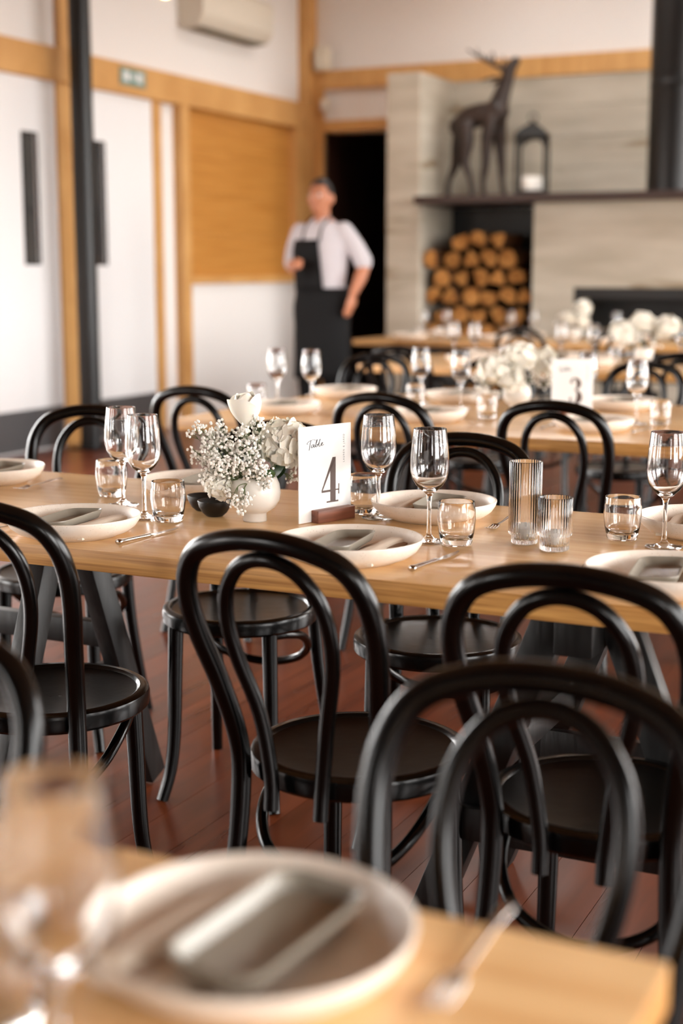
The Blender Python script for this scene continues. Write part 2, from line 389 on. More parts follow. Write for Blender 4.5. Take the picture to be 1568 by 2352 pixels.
# ------------------------------------------------------------------ fireplace, mantel and what stands on it
WX0, WX1, WY = -5.13, -4.82, 11.45           # concrete wing
t = thing('fireplace', 'board marked concrete fireplace wall with wood niche and dark mantel', 'fireplace', (0, 0, 0))
obj('concrete_wing', G().box((WX0, WY, 0), (WX1, YB, 2.9)).mesh('concrete_wing', 'concrete', smooth=False, bevel=.008), t)
for k in range(4):
    z0 = 1.87 + k * .2575
    obj('concrete_panel', G().box((WX1, YB - .05 + .003 * (k % 2), z0 + .002), (XR - .3, YB, z0 + .2555)).mesh('concrete_panel', 'concrete', smooth=False, bevel=.003), t)
hb = G(); HX = -3.80; FX = -3.45; FZ = 1.113
hb.box((HX, WY, 0), (FX, YB, 1.80)); hb.box((FX, WY, FZ), (1.2, YB, 1.80)); hb.box((FX, WY, 0), (1.2, YB, .35)); hb.box((.4, WY, .35), (1.2, YB, FZ))
h = obj('hearth_block', hb.mesh('hearth_block', 'concrete', smooth=False), t)
fb = G(); fb.box((FX + .002, WY + .02, .35), (.398, WY + .06, .43)); fb.box((FX + .002, WY + .02, FZ - .09), (.398, WY + .06, FZ - .002)); fb.box((FX + .002, WY + .02, .43), (FX + .08, WY + .06, FZ - .09)); fb.box((.32, WY + .02, .43), (.398, WY + .06, FZ - .09))
obj('firebox_frame', fb.mesh('firebox_frame', 'black_steel', smooth=False), h)
obj('firebox_back', G().box((FX + .002, YB - .3, .352), (.398, YB - .26, FZ - .002)).mesh('firebox_back', 'firebox', smooth=False), h)
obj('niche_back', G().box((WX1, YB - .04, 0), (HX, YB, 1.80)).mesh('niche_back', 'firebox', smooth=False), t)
obj('mantel_shelf', G().box((WX1 + .002, WY - .14, 1.802), (1.3, YB - .05, 1.868)).mesh('mantel_shelf', 'dark_wood', smooth=False, bevel=.004), t)
fl_ = obj('flue', G().tube([(-2.71, 11.62, 1.868), (-2.71, 11.62, ZC)], .2, 36).mesh('flue', 'black_steel', smooth='auto'), t)
obj('seam_ring', G().lathe([(.2, 2.68), (.204, 2.685), (.204, 2.71), (.2, 2.715)], 36, Matrix.Translation((-2.71, 11.62, 0))).mesh('seam_ring', 'black_steel'), fl_)

# firewood in the niche
def log_mesh(kind, rng):
    n = 14; L = .5; g = G()
    rad = []
    for j in range(n):
        a = 2 * math.pi * j / n
        if kind == 0: r = .085 + .008 * math.sin(3 * a + 1) + rng.uniform(-.004, .004)
        elif kind == 1: r = .075 / max(.62, abs(math.cos(((a + .5) % (2 * math.pi / 3)) - math.pi / 3))) * .72
        else: r = .088 * (1 if math.sin(a) > 0 else .5 / max(.5, abs(math.sin(a)) + .0)) * .95
        rad.append(min(r, .086))
    prof = [(rad[j] * math.cos(2 * math.pi * j / n), rad[j] * math.sin(2 * math.pi * j / n)) for j in range(n)]
    vs = [(x, 0, z) for x, z in prof] + [(x * 1.02, L * .5, z * .99) for x, z in prof] + [(x * .98, L, z) for x, z in prof]
    fs = [(i * n + j, i * n + (j + 1) % n, (i + 1) * n + (j + 1) % n, (i + 1) * n + j) for i in range(2) for j in range(n)] + [tuple(range(2 * n, 3 * n))]
    b = G().add(vs, fs).mesh('log', 'bark', smooth='auto')
    f = G().add([(x * .985, -.002, z * .985) for x, z in prof], [tuple(range(n))]).mesh('cut_face', 'log_end', smooth=False)
    return b, f
rng = random.Random(11)
LOGS = [log_mesh(k % 3, rng) for k in range(6)]
row_z = 0.085; lz = []
r_ = 0
ordn = ['lowest', 'second lowest', 'third lowest', 'fourth', 'fifth', 'sixth', 'seventh', 'eighth', 'ninth', 'tenth', 'topmost']
side = ['at the left end', 'second from the left', 'third from the left', 'third from the right', 'second from the right', 'at the right end']
for r_ in range(10):
    n = 6 if r_ % 2 == 0 else 5
    for c in range(n):
        if r_ == 9 and c in (0, 4): continue
        if r_ == 8 and c in (5,): continue
        x = WX1 + .095 + (.0 if n == 6 else .08) + c * .165 + rng.uniform(-.006, .006)
        bm, fm = LOGS[rng.randrange(6)]; lsc = rng.uniform(.84, .97)
        lab = 'firewood log, %s row from the floor, %s in the niche' % (['bottom', 'second', 'third', 'fourth', 'fifth', 'sixth', 'seventh', 'eighth', 'ninth', 'topmost tenth'][r_], ['leftmost', 'second from left', 'third from left', 'fourth from left', 'fifth from left', 'sixth from left'][c])
        o = tag(obj('firewood_log', bm, None, (x, WY + .06 + rng.uniform(0, .08), .088 + r_ * .157 + rng.uniform(-.005, .005)), (0, rng.uniform(0, 6.28), 0), (lsc, 1, lsc)), lab, 'log', 'logs stacked in the niche')
        obj('cut_face', fm, o)

# deer sculpture standing on the mantel (x forward)
def P(px, py, y=0): return ((px - 1110) / 267 / .9, y, (450 - py) / 267)
g = G()
g.tube(spline([P(1068, 285), P(1085, 272), P(1115, 268), P(1142, 268), P(1152, 250)], 5), [.085 + .035 * math.sin(i / 20 * math.pi * .4) - .03 * abs(i / 20 - .5) for i in range(21)], 12)
g.tube(spline([P(1146, 270), P(1154, 235), P(1166, 200), P(1174, 175)], 5), [.1, .098, .095, .09, .085, .08, .076, .072, .068, .064, .06, .058, .056, .054, .052, .05], 12)
g.tube(spline([P(1166, 185), P(1176, 165), P(1188, 152), P(1192, 148)], 4), [.052, .058, .06, .058, .054, .05, .046, .042, .038, .035, .032, .03, .026], 12)
def leg(pts, r0, r1):
    s_ = spline(pts, 4); k = len(s_) - 1; g.tube(s_, [r0 + (r1 - r0) * min(1, i / k * 1.4) for i in range(k + 1)], 10)
leg([P(1070, 285, .06), P(1058, 330, .07), P(1052, 375, .07), P(1038, 410, .07), P(1034, 450, .07)], .085, .028)
leg([P(1082, 285, -.06), P(1090, 325, -.07), P(1086, 370, -.07), P(1098, 410, -.07), P(1104, 450, -.07)], .085, .028)
leg([P(1148, 275, .05), P(1150, 330, .06), P(1154, 380, .06), P(1156, 420, .06), P(1162, 450, .06)], .07, .026)
leg([P(1140, 275, -.05), P(1132, 330, -.06), P(1130, 380, -.06), P(1124, 420, -.06), P(1128, 450, -.06)], .07, .026)
g.tube([P(1060, 272), P(1050, 285), P(1047, 305)], [.025, .03, .012], 8)
t = thing('deer_sculpture', 'dark bronze stag sculpture with antlers standing on the mantel', 'sculpture', (-4.40, 11.75, 1.868))
obj('body', remeshed('body', g, 'bronze', .016, 3), t)
for s_ in (-1, 1):
    a = G()
    a.tube(spline([P(1168, 178, .02 * s_), P(1150, 165, .09 * s_), P(1122, 148, .13 * s_), P(1096, 128, .16 * s_)], 5), [.02 - .0009 * i for i in range(16)], 8)
    a.tube(spline([P(1146, 163, .095 * s_), P(1150, 148, .12 * s_), P(1146, 136, .13 * s_)], 4), [.013, .012, .011, .01, .009, .008, .007, .006, .005], 8)
    a.tube(spline([P(1120, 147, .13 * s_), P(1116, 136, .15 * s_), P(1118, 128, .16 * s_)], 4), [.011, .01, .009, .008, .007, .006, .006, .005, .004], 8)
    obj('antler', a.mesh('antler', 'bronze'), t)
    e = G().tube(spline([P(1160, 188, .04 * s_), P(1140, 192, .1 * s_), P(1122, 198, .13 * s_)], 4), [.012, .02, .026, .028, .028, .026, .022, .014, .004], 8, flat=.4)
    obj('ear', e.mesh('ear', 'bronze'), t)

# lantern with a candle beside it
t = thing('lantern', 'black metal arched lantern with a candle on the mantel', 'lantern', (-3.88, 11.62, 1.868), R(10))
obj('base', G().box((-.13, -.13, 0), (.13, .13, .035)).mesh('base', 'lantern_black', smooth=False, bevel=.004), t)
for sx in (-1, 1):
    for sy in (-1, 1):
        obj('corner_post', G().box((sx * .118 - .011, sy * .118 - .011, .035), (sx * .118 + .011, sy * .118 + .011, .39)).mesh('corner_post', 'lantern_black', smooth=False), t)
for k in range(4):
    mx = Matrix.Rotation(k * math.pi / 2, 4, 'Z'); gl = G()
    gl.box((-.107, -.121, .035), (.107, -.118, .39), mx)
    a = G(); pts = [(math.cos(math.pi * i / 14) * .107, -.12, .37 + math.sin(math.pi * i / 14) * .09) for i in range(15)]
    vs = []; 
    for (x, y, z) in pts: vs += [(x, -.129, z), (x, -.129, .49), (x, -.112, z), (x, -.112, .49)]
    fs = []
    for i in range(14):
        q = i * 4; fs += [(q, q + 4, q + 5, q + 1), (q + 2, q + 3, q + 7, q + 6), (q, q + 2, q + 6, q + 4)]
    a.add(vs, fs, mx)
    obj('arch', a.mesh('arch', 'lantern_black', smooth=False), t)
g = G(); pr = [(.185, .49), (.18, .5), (.12, .54), (.06, .57), (.03, .585), (.03, .6), (0, .6)]
g.lathe(pr, 4, Matrix.Rotation(R(45), 4, 'Z')); g.box((-.13, -.13, .482), (.13, .13, .492))
obj('roof', g.mesh('roof', 'lantern_black', smooth=False), t)
obj('ring', G().tube([(.035 * math.cos(a * math.pi / 8), 0, .63 + .035 * math.sin(a * math.pi / 8)) for a in range(17)], .006, 8).mesh('ring', 'lantern_black'), t)
tag(obj('pillar_candle', G().lathe([(0, 0), (.085, 0), (.088, .01), (.088, .105), (.08, .115), (.03, .108), (0, .106)], 28).mesh('pillar_candle', 'candle'), None, (-3.88, 11.62, 1.903)), 'wide ivory pillar candle inside the black lantern', 'candle')

# ------------------------------------------------------------------ tables
TN = {1: 'the foreground table', 2: 'the focused table', 3: 'the middle table', 4: 'the second farthest table', 5: 'the farthest table'}
def trestle(par, cx, cy, across):
    """two A-frames joined by a beam; across: A-frames lie across the table (YZ) else along it (XZ)"""
    rz = 0 if across else R(90)
    mx = Matrix.Translation((cx, cy, 0)) @ Matrix.Rotation(rz, 4, 'Z')
    b = obj('trestle_beam', G().box((-.32, -.033, .63), (.32, .033, TH - .042)).mesh('trestle_beam', 'trestle_black', smooth='auto', bevel=.004), par)
    b.matrix_local = mx
    lm = G().beam((0, .052, .69), (0, .315, 0.012), .062, .045, (1, 0, 0)).mesh('trestle_leg', 'trestle_black', smooth='auto', bevel=.003)
    cm = G().beam((-.055, .20, .315), (-.055, .318, 0.006), .03, .06, (1, 0, 0)).mesh('leg_cleat', 'trestle_black', smooth='auto', bevel=.003)
    for sx in (-.235, .235):
        for sy in (0, math.pi):
            l_ = obj('trestle_leg', lm, b, (sx, 0, 0), (0, 0, sy))
    for sy in (-1, 1):
        obj('side_stretcher', G().box((-.24, sy * .165 - .017, .375), (.24, sy * .165 + .017, .435)).mesh('side_stretcher', 'trestle_black', smooth='auto', bevel=.003), b)
    for sx in (-.235, .235):
        obj('cross_tie', G().box((sx - .052, -.21, .27), (sx - .03, .21, .33)).mesh('cross_tie', 'trestle_black', smooth='auto', bevel=.003), b)
def table(k, x0, x1, y0, y1, label, trs):
    t = thing('trestle_table', label, 'table', ((x0 + x1) / 2, (y0 + y1) / 2, 0), 0, 'oak trestle tables')
    lx, ly = (x1 - x0) / 2, (y1 - y0) / 2
    o = obj('tabletop', G().box((-lx, -ly, TH - .04), (lx, ly, TH)).mesh('tabletop', 'oak', smooth='auto', bevel=.0025), t)
    o.data.materials.append(M['oak_edge'])
    for p in o.data.polygons:
        if abs(p.normal.z) < .5: p.material_index = 1
    for (tx, ac) in trs: trestle(t, tx - (x0 + x1) / 2, 0 if ac else -.03, ac)
table(1, -2.7, -.212, .17, 1.0, 'honey oak trestle table in the blurred foreground with one cream plate', [(-1.62, True), (-2.35, True)])
table(2, -2.95, .35, 2.12, 2.93, 'long honey oak trestle table carrying the number four card', [(-2.14, True), (-.64, False)])
table(3, -2.70, -.15, 4.19, 5.45, 'honey oak trestle table carrying the number three card', [(-2.3, True), (-.7, True)])
table(4, -3.35, -.6, 7.1, 8.2, 'blurred oak trestle table between the number three table and the farthest table', [(-2.9, True), (-1.1, True)])
table(5, -4.62, -1.3, 9.7, 10.7, 'farthest oak trestle table in front of the fireplace', [(-4.1, True), (-1.9, True)])

# ------------------------------------------------------------------ bentwood chairs (local: faces +y, seat centre over origin)
half = [(x * 1.04, y, z) for x, y, z in [(.158, -.235, 0), (.146, -.205, .12), (.132, -.178, .28), (.126, -.166, .42), (.128, -.172, .5), (.141, -.203, .6), (.155, -.234, .68), (.159, -.256, .74), (.149, -.273, .79), (.120, -.287, .829), (.066, -.296, .850), (0, -.299, .857)]]
full = half + [(-x, y, z) for x, y, z in reversed(half[:-1])]
op = spline(full, 5)
orad = [.0135 + .0035 * min(1, max(0, p.z / .4)) for p in op]
M_HOOP = G().tube(op, orad, 14).mesh('back_hoop', 'black_lacquer', smooth='auto')
ih = [(.046, -.208, .40), (.048, -.205, .46), (.062, -.214, .56), (.085, -.238, .65), (.092, -.256, .71), (.084, -.271, .763), (.060, -.283, .802), (.032, -.289, .821), (0, -.291, .827)]
ip = spline(ih + [(-x, y, z) for x, y, z in reversed(ih[:-1])], 5)
M_INNER = G().tube(ip, .0125, 12).mesh('inner_hoop', 'black_lacquer', smooth='auto')
M_RING = G().lathe([(.160, .446), (.163, .453), (.168, .457), (.178, .457), (.185, .453), (.187, .446), (.186, .425), (.180, .419), (.150, .419), (.150, .44), (.160, .446)], 48).mesh('seat_ring', 'black_lacquer', smooth='auto')
M_PANEL = G().lathe([(0, .442), (.06, .443), (.12, .446), (.15, .449), (.1625, .4515), (.1625, .44), (0, .436)], 48).mesh('seat_panel', 'seat_black', smooth='auto')
lp = spline([(.118, .112, .425), (.121, .116, .3), (.124, .12, .16), (.13, .132, .07), (.143, .155, .0)], 4)
M_FLEG = G().tube(lp, [.0185 - .0045 * i / 16 for i in range(17)], 12).mesh('front_leg', 'black_lacquer', smooth='auto')
lp2 = [Vector((-p.x, p.y, p.z)) for p in lp]
M_FLEG2 = G().tube(lp2, [.0185 - .0045 * i / 16 for i in range(17)], 12).mesh('front_leg', 'black_lacquer', smooth='auto')
sh = [(.114, .098, .41), (.14, .045, .404), (.151, -.02, .385), (.142, -.085, .345), (.108, -.13, .305), (.055, -.152, .282), (0, -.158, .274)]
M_STR = G().tube(spline(sh + [(-x, y, z) for x, y, z in reversed(sh[:-1])], 5), .0105, 10).mesh('stretcher_hoop', 'black_lacquer')
def chair(x, y, rz, label, group):
    t = thing('bentwood_chair', label, 'chair', (x, y, 0), rz, group)
    for n, m in (('back_hoop', M_HOOP), ('inner_hoop', M_INNER), ('seat_ring', M_RING), ('seat_panel', M_PANEL), ('front_leg', M_FLEG), ('front_leg', M_FLEG2), ('stretcher_hoop', M_STR)): obj(n, m, t)
    return t
NEAR = 0; FARR = math.pi
GR2 = 'chairs at the number four table'; GR3 = 'chairs at the number three table'; GR4 = 'chairs at the far tables'
chair(-.395, 1.0, FARR + R(2), 'black bentwood chair in the blurred right foreground, back hoop nearest the camera', 'chairs at the foreground table')
chair(-1.06, .88, FARR + R(8), 'black bentwood chair in the blurred left foreground, cut off by the left edge', 'chairs at the foreground table')
chair(-.985, 2.10, R(-4), 'black bentwood chair with its back to the camera, in front of the number four card', GR2)
chair(-1.66, 2.14, R(11), 'black bentwood chair with its back to the camera at the left edge of the photo', GR2)
chair(-.545, 2.06, R(2), 'black bentwood chair, back to camera, behind the blurred foreground chair on the right', GR2)
chair(-1.68, 2.90, FARR + R(8), 'black bentwood chair facing the camera behind the white flower vase', GR2)
chair(-1.145, 2.845, FARR + R(11), 'black bentwood chair facing the camera behind the fluted glass vase', GR2)
chair(-2.32, 3.05, FARR + R(18), 'black bentwood chair facing the camera at the left, behind the pair of wine glasses', GR2)
chair(-2.52, 4.33, R(2), 'black bentwood chair at the left end of the near side of the number three table', GR3)
chair(-1.84, 4.37, R(-2), 'black bentwood chair seen between the number four card and its wine glass', GR3)
chair(-1.28, 4.34, R(1), 'black bentwood chair with its back right below the number three card', GR3)
chair(-2.75, 5.78, FARR + R(3), 'black bentwood chair across the number three table, nearest to the waiter', GR3)
chair(-2.15, 5.74, FARR, 'black bentwood chair across the number three table, hidden mostly by its flowers', GR3)
chair(-1.5, 5.72, FARR - R(4), 'black bentwood chair across the number three table at the right edge of the photo', GR3)
chair(-2.95, 7.0, R(2), 'blurred bentwood chair, near side of the second farthest table, left end', GR4)
chair(-2.2, 7.0, R(-3), 'blurred bentwood chair, near side of the second farthest table, middle', GR4)
chair(-1.5, 7.0, R(3), 'blurred bentwood chair, near side of the second farthest table, right end', GR4)
chair(-3.1, 9.35, R(2), 'blurred bentwood chair, near side of the farthest table, left one', GR4)
chair(-2.4, 9.35, R(-2), 'blurred bentwood chair, near side of the farthest table, right one', GR4)

# ------------------------------------------------------------------ tableware
wg_foot = [(0, 0), (.033, 0), (.035, .0008), (.0348, .0022), (.024, .0036), (.012, .0062), (.007, .01), (.0048, .015)]
wg_stem = [(.0048, .015), (.0042, .025), (.0038, .05), (.004, .075), (.0052, .088)]
wg_bowl = [(.0052, .088), (.0085, .0935), (.016, .0995), (.0255, .1085), (.033, .121), (.0366, .135), (.0373, .147), (.0365, .165), (.0345, .187), (.0312, .2155), (.0310, .2163), (.0304, .2163), (.0302, .2155),
           (.0336, .187), (.0356, .165), (.0364, .147), (.0357, .136), (.032, .1225), (.0245, .111), (.015, .1035), (.006, .1), (0, .0995)]
M_WF = G().lathe(wg_foot, 40).mesh('foot', 'glass', recalc=False)
M_WS = G().lathe(wg_stem, 20).mesh('stem', 'glass', recalc=False)
M_WB = G().lathe(wg_bowl, 48).mesh('bowl', 'glass', recalc=False)
tum = [(0, .001), (.024, .001), (.0275, .002), (.0295, .006), (.0335, .025), (.0362, .048), (.0356, .066), (.0338, .0835), (.0334, .0843), (.0327, .0843), (.0325, .0835), (.0345, .066), (.0350, .048), (.0322, .026), (.029, .0165), (.022, .0135), (0, .013)]
M_TUM = G().lathe(tum, 48).mesh('tumbler', 'glass', recalc=False)
def wine_glass(x, y, label, group):
    t = thing('wine_glass', label, 'glass', (x, y, TH + .0006), 0, group)
    obj('foot', M_WF, t); obj('stem', M_WS, t); obj('bowl', M_WB, t)
def tumbler(x, y, label, group): return tag(obj('tumbler', M_TUM, None, (x, y, TH + .0006), (0, 0, random.random())), label, 'glass', group)
pl = [(0, .004), (.075, .004), (.08, 0), (.087, 0), (.092, .003), (.108, .0085), (.121, .018), (.1285, .029), (.1313, .038), (.1311, .0398), (.1297, .0406), (.1283, .0396), (.1262, .032), (.120, .0225), (.111, .0145), (.099, .0098), (.07, .0085), (0, .0085)]
M_PLATE = G().lathe(pl, 72).mesh('coupe_plate', 'stoneware')
def rrect(hx, hy, r, n=6):
    out = []
    for cx, cy, a0 in ((hx - r, hy - r, 0), (-hx + r, hy - r, 90), (-hx + r, -hy + r, 180), (hx - r, -hy + r, 270)):
        for i in range(n + 1):
            a = R(a0 + 90 * i / n); out.append((cx + r * math.cos(a), cy + r * math.sin(a)))
    return out
g = G(); levels = [(.026, .072, .012, 0), (.033, .079, .016, .003), (.040, .086, .021, .0175), (.0398, .0858, .021, .0192), (.0385, .0845, .02, .0195), (.0372, .0832, .019, .018), (.031, .077, .015, .0062), (.028, .074, .012, .005)]
rings = [[(x, y, z) for x, y in rrect(hx, hy, r)] for hx, hy, r, z in levels]; n = len(rings[0])
vs = [v for q in rings for v in q]
fs = [(i * n + j, i * n + (j + 1) % n, (i + 1) * n + (j + 1) % n, (i + 1) * n + j) for i in range(len(rings) - 1) for j in range(n)] + [tuple(reversed(range(n))), tuple((len(rings) - 1) * n + j for j in range(n))]
M_TRAY = g.add(vs, fs).mesh('serving_tray', 'tray_grey', smooth='auto')
def fold_mesh(hx, hy, z0, h, seed, m):
    g = G(); nx, ny = 8, 18; rg = random.Random(seed)
    top = lambda u, v: z0 + h * (1 - .35 * abs(u) ** 3) * (1 - .3 * abs(v) ** 5) + .0012 * mnoise.noise((u * 2 + seed, v * 5, 1))
    vs = []
    for i in range(nx + 1):
        for j in range(ny + 1):
            u = -1 + 2 * i / nx; v = -1 + 2 * j / ny
            vs.append((u * hx + .002 * math.sin(v * 5 + seed), v * hy, top(u, v)))
    N = len(vs); vs += [(x, y, z0) for x, y, z in vs]
    fs = []
    w_ = ny + 1
    for i in range(nx):
        for j in range(ny):
            a = i * w_ + j; fs.append((a, a + w_, a + w_ + 1, a + 1)); fs.append((N + a, N + a + 1, N + a + w_ + 1, N + a + w_))
    for j in range(ny):
        fs.append((j, j + 1, N + j + 1, N + j)); a = nx * w_ + j; fs.append((a + 1, a, N + a, N + a + 1))
    for i in range(nx):
        a = i * w_; fs.append((a + w_, a, N + a, N + a + w_)); a = i * w_ + ny; fs.append((a, a + w_, N + a + w_, N + a))
    return g.add(vs, fs).mesh('napkin', m, smooth='auto')
M_NAP = fold_mesh(.036, .088, 0, .009, 1, 'linen'); M_NAP2 = fold_mesh(.022, .086, 0, .006, 5, 'linen_dark'); M_NAP3 = fold_mesh(.012, .083, 0, .011, 9, 'linen')
def cut_tube(pts, rad, flat): return G().tube(spline(pts, 6), rad, 12, flat=flat)
# knife along +y (blade end), lying on its side
kp = spline([(0, -.088, .0065), (0, -.075, .0062), (0, -.04, .0055), (0, -.008, .0045), (.0, .01, .004)], 5)
g = G().tube(kp, [.0065, .0075, .0078, .0076, .0072, .0066, .006, .0056, .0052, .005, .005, .0048, .0046, .0045, .0045, .0046, .0048, .005, .005, .0048, .0046], 12, flat=.75)
M_KH = g.mesh('handle', 'steel')
b = [(-.002, .008), (.007, .012), (.0095, .04), (.0085, .075), (.003, .1), (-.002, .104), (-.0035, .06)]
g = G().add([(x, y, .0048) for x, y in b] + [(x, y, .0036) for x, y in b], [tuple(range(7)), tuple(range(13, 6, -1))] + [(i, (i + 1) % 7, 7 + (i + 1) % 7, 7 + i) for i in range(7)])
M_KB = g.mesh('blade', 'steel', smooth='auto')
fp = spline([(0, -.1, .006), (0, -.06, .0075), (0, -.02, .006), (0, .02, .0055), (0, .036, .006)], 5)
M_FH = G().tube(fp, [.006, .0065, .0062, .0056, .005, .0045, .004, .0036, .0034, .0033, .0032, .0032, .0032, .0033, .0034, .0036, .004, .005, .0065, .008, .009], 12, flat=.4).mesh('handle', 'steel')
g = G()
for k in range(4):
    x = -.0082 + k * .0055
    g.tube(spline([(x * .8, .032, .0062), (x, .045, .0052), (x, .065, .0045), (x, .082, .0085)], 4), [.002, .0021, .002, .0019, .0018, .0017, .0016, .0015, .0014, .0013, .0011, .0009, .0005], 6)
M_FT = g.mesh('tines', 'steel')
def cutlery(kind, x, y, rz, label, group):
    t = thing(kind, label, kind.split('_')[-1], (x, y, TH), rz, group)
    if kind == 'table_knife': obj('handle', M_KH, t); obj('blade', M_KB, t)
    else: obj('handle', M_FH, t); obj('tines', M_FT, t)
ORD = ['first', 'second', 'third', 'fourth', 'fifth']
def setting(k, side, i, x, y, glass=None, tum_=None, knife=True, fork=True, tray=True, where=None, trot=R(7), psc=1):
    wh = where or '%s side of %s, %s from left' % (side, TN[k], ORD[i])
    gr = TN[k][4:]
    flip = 0 if side == 'near' else math.pi; sg = 1 if side == 'near' else -1
    tag(obj('coupe_plate', M_PLATE, None, (x, y, TH), (0, 0, random.random() * 6), (psc, psc, psc)), 'speckled cream plate, ' + wh, 'plate', 'plates on the ' + gr)
    if tray:
        ax = trot
        nz = TH + .0086
        nx, ny = x + .042 * sg, y + .004 * sg
        t = thing('napkin', 'folded linen napkin under tray, ' + wh, 'napkin', (nx, ny, nz), flip + ax - R(6), 'napkins on the ' + gr)
        obj('fold', M_NAP, t); obj('fold', M_NAP2, t, (.012, 0, .008)); obj('fold', M_NAP3, t, (.012, 0, .0125))
        tag(obj('serving_tray', M_TRAY, None, (x - .012 * sg, y - .004 * sg, nz + .0105), (0, R(-3), flip + ax)), 'grey ceramic tray on plate, ' + wh, 'tray', 'trays on the ' + gr)
    if knife: cutlery('table_knife', x + .15 * sg, y + .03 * sg, flip + R(-4), 'steel table knife, ' + wh, 'knives on the ' + gr)
    if fork: cutlery('dinner_fork', x - .155 * sg, y + .02 * sg, flip + R(3), 'steel fork, ' + wh, 'forks on the ' + gr)
    if glass: wine_glass(*glass, 'clear wine glass, ' + wh, 'wine glasses on the ' + gr)
    if tum_: tumbler(*tum_, 'clear round tumbler, ' + wh, 'tumblers on the ' + gr)
setting(2, 'near', 0, -1.670, 2.238, (-1.648, 2.453), (-1.580, 2.439), fork=True)
setting(2, 'near', 1, -1.079, 2.257, (-1.014, 2.470), (-.953, 2.456))
setting(2, 'near', 2, -.510, 2.254, (-.28, 2.47), None)
setting(2, 'far', 0, -2.280, 2.728, (-2.42, 2.6), None)
setting(2, 'far', 1, -1.716, 2.780, (-1.784, 2.573), (-1.877, 2.664), knife=False)
setting(2, 'far', 2, -1.106, 2.718, (-1.209, 2.666), (-1.258, 2.700), knife=False)
setting(2, 'far', 3, -.554, 2.769, (-.598, 2.610), (-.688, 2.648), knife=False)
setting(3, 'near', 0, -2.44, 4.55, (-2.449, 4.783), None, knife=False)
setting(3, 'near', 1, -1.86, 4.52, None, (-1.70, 4.66), knife=False)
setting(3, 'near', 2, -1.27, 4.48, (-1.189, 4.71), (-1.110, 4.720))
setting(3, 'far', 0, -2.52, 5.22, (-2.605, 4.80), (-2.655, 4.73))
setting(3, 'far', 1, -2.03, 5.24, (-2.143, 5.12), (-2.11, 4.99), knife=False)
setting(3, 'far', 2, -1.376, 5.22, (-1.45, 5.02), None)
wine_glass(-1.925, 4.985, 'clear wine glass right beside the flowers on the number three table', 'wine glasses on the table with the number three card')
for i, (x, y, s_) in enumerate([(-2.85, 7.5, 'near'), (-2.15, 7.5, 'near'), (-1.5, 7.5, 'near')]):
    setting(4, s_, i, x, y, (x - .06, y + .25), (x + .16, y + .24), knife=False, fork=False)
for i, (x, y, s_) in enumerate([(-2.95, 8.0, 'far'), (-2.3, 8.0, 'far'), (-1.62, 8.0, 'far')]):
    setting(4, s_, i, x, y, (x - .12, y - .17), (x + .17, y - .08), knife=False, fork=False)
for i, (x, y, s_) in enumerate([(-4.25, 9.95, 'near'), (-3.55, 9.95, 'near'), (-2.75, 9.95, 'near')]):
    setting(5, s_, i, x, y, (x + .02, y + .22), (x + .16, y + .18), knife=False, fork=False, tray=i == 0)
for i, (x, y, s_) in enumerate([(-4.2, 10.48, 'far'), (-3.5, 10.48, 'far'), (-2.7, 10.48, 'far')]):
    setting(5, s_, i, x, y, (x + .1, y - .18), (x - .16, y - .1), knife=False, fork=False, tray=False)
# foreground table
fg = 'on the blurred foreground table'
setting(1, 'far', 0, -.49, .859, (-.500, .640), None, knife=False, fork=False, where=fg, trot=R(-4), psc=.93)
cutlery('dinner_fork', -.345, .93, R(182), 'blurred steel fork near the right end of the foreground table', 'forks on the foreground table')
tumbler(-.60, .70, 'blurred clear tumbler beside the wine glass, foreground table', 'tumblers on the foreground table')
tumbler(-.52, .54, 'blurred clear tumbler cut off by the bottom left corner, foreground table', 'tumblers on the foreground table')

# two small black bowls
pr = [(0, 0), (.016, 0), (.018, .001), (.026, .008), (.033, .02), (.036, .032), (.0355, .034), (.0342, .0335), (.031, .02), (.024, .0095), (.012, .006), (0, .0058)]
M_BB = G().lathe(pr, 40).mesh('dip_bowl', 'black_bowl')
tag(obj('dip_bowl', M_BB, None, (-1.530, 2.540, TH)), 'small matt black dip bowl touching the white vase', 'bowl', 'black dip bowls')
tag(obj('dip_bowl', M_BB, None, (-1.588, 2.592, TH)), 'small matt black dip bowl behind the tumbler, left of the other', 'bowl', 'black dip bowls')
